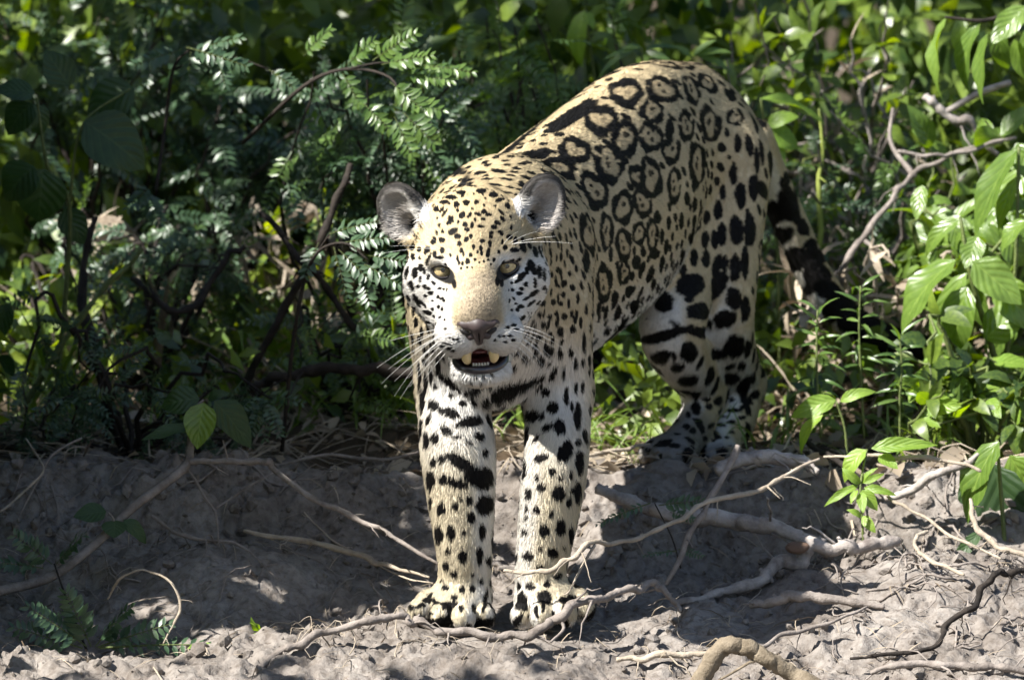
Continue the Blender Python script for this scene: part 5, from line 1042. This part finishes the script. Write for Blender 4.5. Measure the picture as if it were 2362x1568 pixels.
for s in (-1, 1):
    PR_ = PR; PR = []; hell((20 * s, -73, 103.5), (9, 5, 4), .002, (0, 0, 1), 'e', np.array([unit(HX * .85 + HU * .45 * s), unit(HU * .85 - HX * .45 * s), HF])); pz = PR; PR = PR_
    c0 = hd(20 * s, -73, 103.5); solid('nostril', pz, c0 - .013, c0 + .013, .0009, nostril_mat, jag)
ivory, *_ = gloss('canine_ivory', (.62, .46, .22), .28, .4, .5, .1); enamel, *_ = gloss('incisor_white', (.55, .50, .40), .35, .2)
gum, *_ = gloss('mouth_flesh', (.11, .03, .028), .35, .3); lipm, *_ = gloss('lip_black', (.022, .017, .019), .32, .35)
for s in (-1, 1):
    P = np.array([hd(21.5 * s, -108, 82), hd(21.5 * s, -115, 84), hd(21 * s, -121, 84), hd(20 * s, -125.5, 83), hd(19.5 * s, -128.5, 82)])
    V, Q = tube(P, np.array([8.6, 8.4, 7.6, 6.0, 3.6]) / 1000, 14); obj('canine', mesh_np('canine', V, Q, ivory), jag)
for k in range(6):
    cx = -11.0 + k * 4.4; f = 82 - (abs(cx) / 13) ** 2 * 3
    V, Q = tube(np.array([hd(cx, -138, f - 1), hd(cx, -131.5, f), hd(cx, -129, f)]), np.array([2.0, 2.0, 1.4]) / 1000, 8); obj('incisor', mesh_np('incisor', V, Q, enamel), jag)
PR_ = PR; PR = []; hell((0, -132, 40), (22, 7, 40), .004); hell((0, -112, 45), (26, 6, 40), .004); tz = PR; PR = PR_
c0 = hd(0, -124, 42); solid('tongue', tz[:1], c0 - .05, c0 + .05, .002, gum, jag); solid('palate', tz[1:], c0 - .05, c0 + .05, .002, gum, jag)
lp = spline([hd(-39, -129, 40), hd(-36, -135, 60), hd(-22, -138.5, 80), hd(0, -139.5, 86), hd(22, -138.5, 80), hd(36, -135, 60), hd(39, -129, 40)], 30)
V, Q = tube(lp, .0050 + .0016 * np.sin(np.linspace(0, np.pi, 30)), 10); obj('lower_lip', mesh_np('lower_lip', V, Q, lipm), jag)
wk_mat, *_ = gloss('whisker_white', (.85, .84, .80), .3)
rw = np.random.default_rng(5)
for s in (-1, 1):
    for r in range(4):
        for c in range(4 if r else 3):
            root = hd((36 + c * 8 + r * 2) * s, -72 - r * 9, 92 - c * 8 - r * 2)
            ln = (.050 + .025 * rw.random() + .012 * c) * (1.0 if s < 0 else .75)
            dr = unit(hdv(.9 * s, -.10 - .22 * r - .15 * rw.random(), .25 - .1 * c)); dn = np.array([0, 0, -1.])
            t = np.linspace(0, 1, 7)[:, None]; P = root + dr * ln * t + dn * ln * (.10 + .22 * rw.random()) * t ** 2 - HF * ln * .25 * t ** 2
            V, Q = tube(P, .00022 * (1.1 - np.linspace(0, 1, 7)) + .00006, 4, False); obj('whisker', mesh_np('whisker', V, Q, wk_mat), jag)
    for k in range(4):
        root = hd((38 + 4 * k) * s, 26 + 3 * k, 14 - 2 * k); dr = unit(hdv((.35 + .25 * k) * s, .8 - .18 * k, .35)); ln = .055 + .012 * k
        t = np.linspace(0, 1, 7)[:, None]; P = root + dr * ln * t + np.array([0, 0, -1.]) * ln * .18 * t ** 2 + HX * s * ln * .2 * t ** 2
        V, Q = tube(P, .00020 * (1.1 - np.linspace(0, 1, 7)) + .00005, 4, False); obj('brow_whisker', mesh_np('brow_whisker', V, Q, wk_mat), jag)
# ================================================================ unseen tree and bushes, added beyond the left edge to shade bank and thicket
def shade_tree(label, base, blobs, n, leaf, seed, trunk=.05):
    """blobs: (centre, radii). A crown of single leaves round the blobs, limbs to each blob."""
    r = np.random.default_rng(seed); root = root_of('tree', base, label, 'tree', 'unseen plants added for shade'); base = np.asarray(base); mb = MB(); top = base + (np.mean([b[0] for b in blobs], 0) - base) * .45
    mb.add(*tube(spline([base * 0, (top - base) * .5 + r.normal(0, .03, 3), top - base], 10), np.linspace(trunk, trunk * .6, 10), 9))
    for c, rad in blobs: mb.add(*tube(spline([top - base, (top + c) / 2 - base + r.normal(0, .05, 3), c - base], 9), np.linspace(trunk * .55, trunk * .12, 9), 6))
    obj('trunk', mb.mesh('trunk', M_DARK), root)
    t = leaf_shape(2, 1, .30, .6, .25); w = np.array([np.prod(b[1]) for b in blobs]); k = r.choice(len(blobs), n, p=w / w.sum())
    P = np.array([b[0] for b in blobs])[k] + unit(r.normal(size=(n, 3))) * (r.random((n, 1)) ** .45) * np.array([b[1] for b in blobs])[k] - base
    y = unit(r.normal(0, 1, (n, 3)) + np.array([0, 0, -.5])); x = unit(np.cross(y, unit(r.normal(0, .6, (n, 3)) + np.array([0, 0, 1.])))); s = leaf * r.uniform(.6, 1.3, n)
    V, F = scatter((t[0], t[1]), np.stack([x, y, np.cross(x, y)], -1) * s[:, None, None], P); me = mesh_np('crown', V, F, M_MIX); tint(me, len(t[0]), n); o = obj('crown', me, root); o['kind'] = 'stuff'
def gz(x, y): return np.array([x, y, float(ground_z(x, y))])
r = np.random.default_rng(77)
shade_tree('unseen tall tree outside the frame, added to dapple the thicket with shade', gz(-2.6, 1.9), [(np.array([x_ + r.normal(0, .12), y_ + r.normal(0, .1), 3.55 + .25 * r.normal()]), (.30, .24, .16)) for x_ in (-2.6, -2.1, -1.6, -1.1, -.6, -.1) for y_ in (.22, .62, 1.05, 1.5) if not (y_ < .7 and x_ < -2.3)], 4600, .12, 6)
shade_tree('unseen dense bush just outside the left edge, shaped to shade the bank', gz(-1.3, .1), [(np.array([x_, y_, z_]), (.20, .28, .30)) for x_, zz in ((-1.38, (.45, .9, 1.3, 1.52)), (-1.10, (.35, .75, 1.05))) for y_ in (-.22, .15, .5, .85) for z_ in zz], 6000, .11, 9, .03)
shade_tree('unseen bush in front at left, added to block sky light from the bank', gz(-1.4, -1.6), [(np.array([x_, y_, z_]), (.30, .35, .30)) for x_ in (-1.7, -1.25) for y_ in (-2.3, -1.8, -1.35) for z_ in (.1, .55, 1.0, 1.4)], 4200, .12, 10, .03)
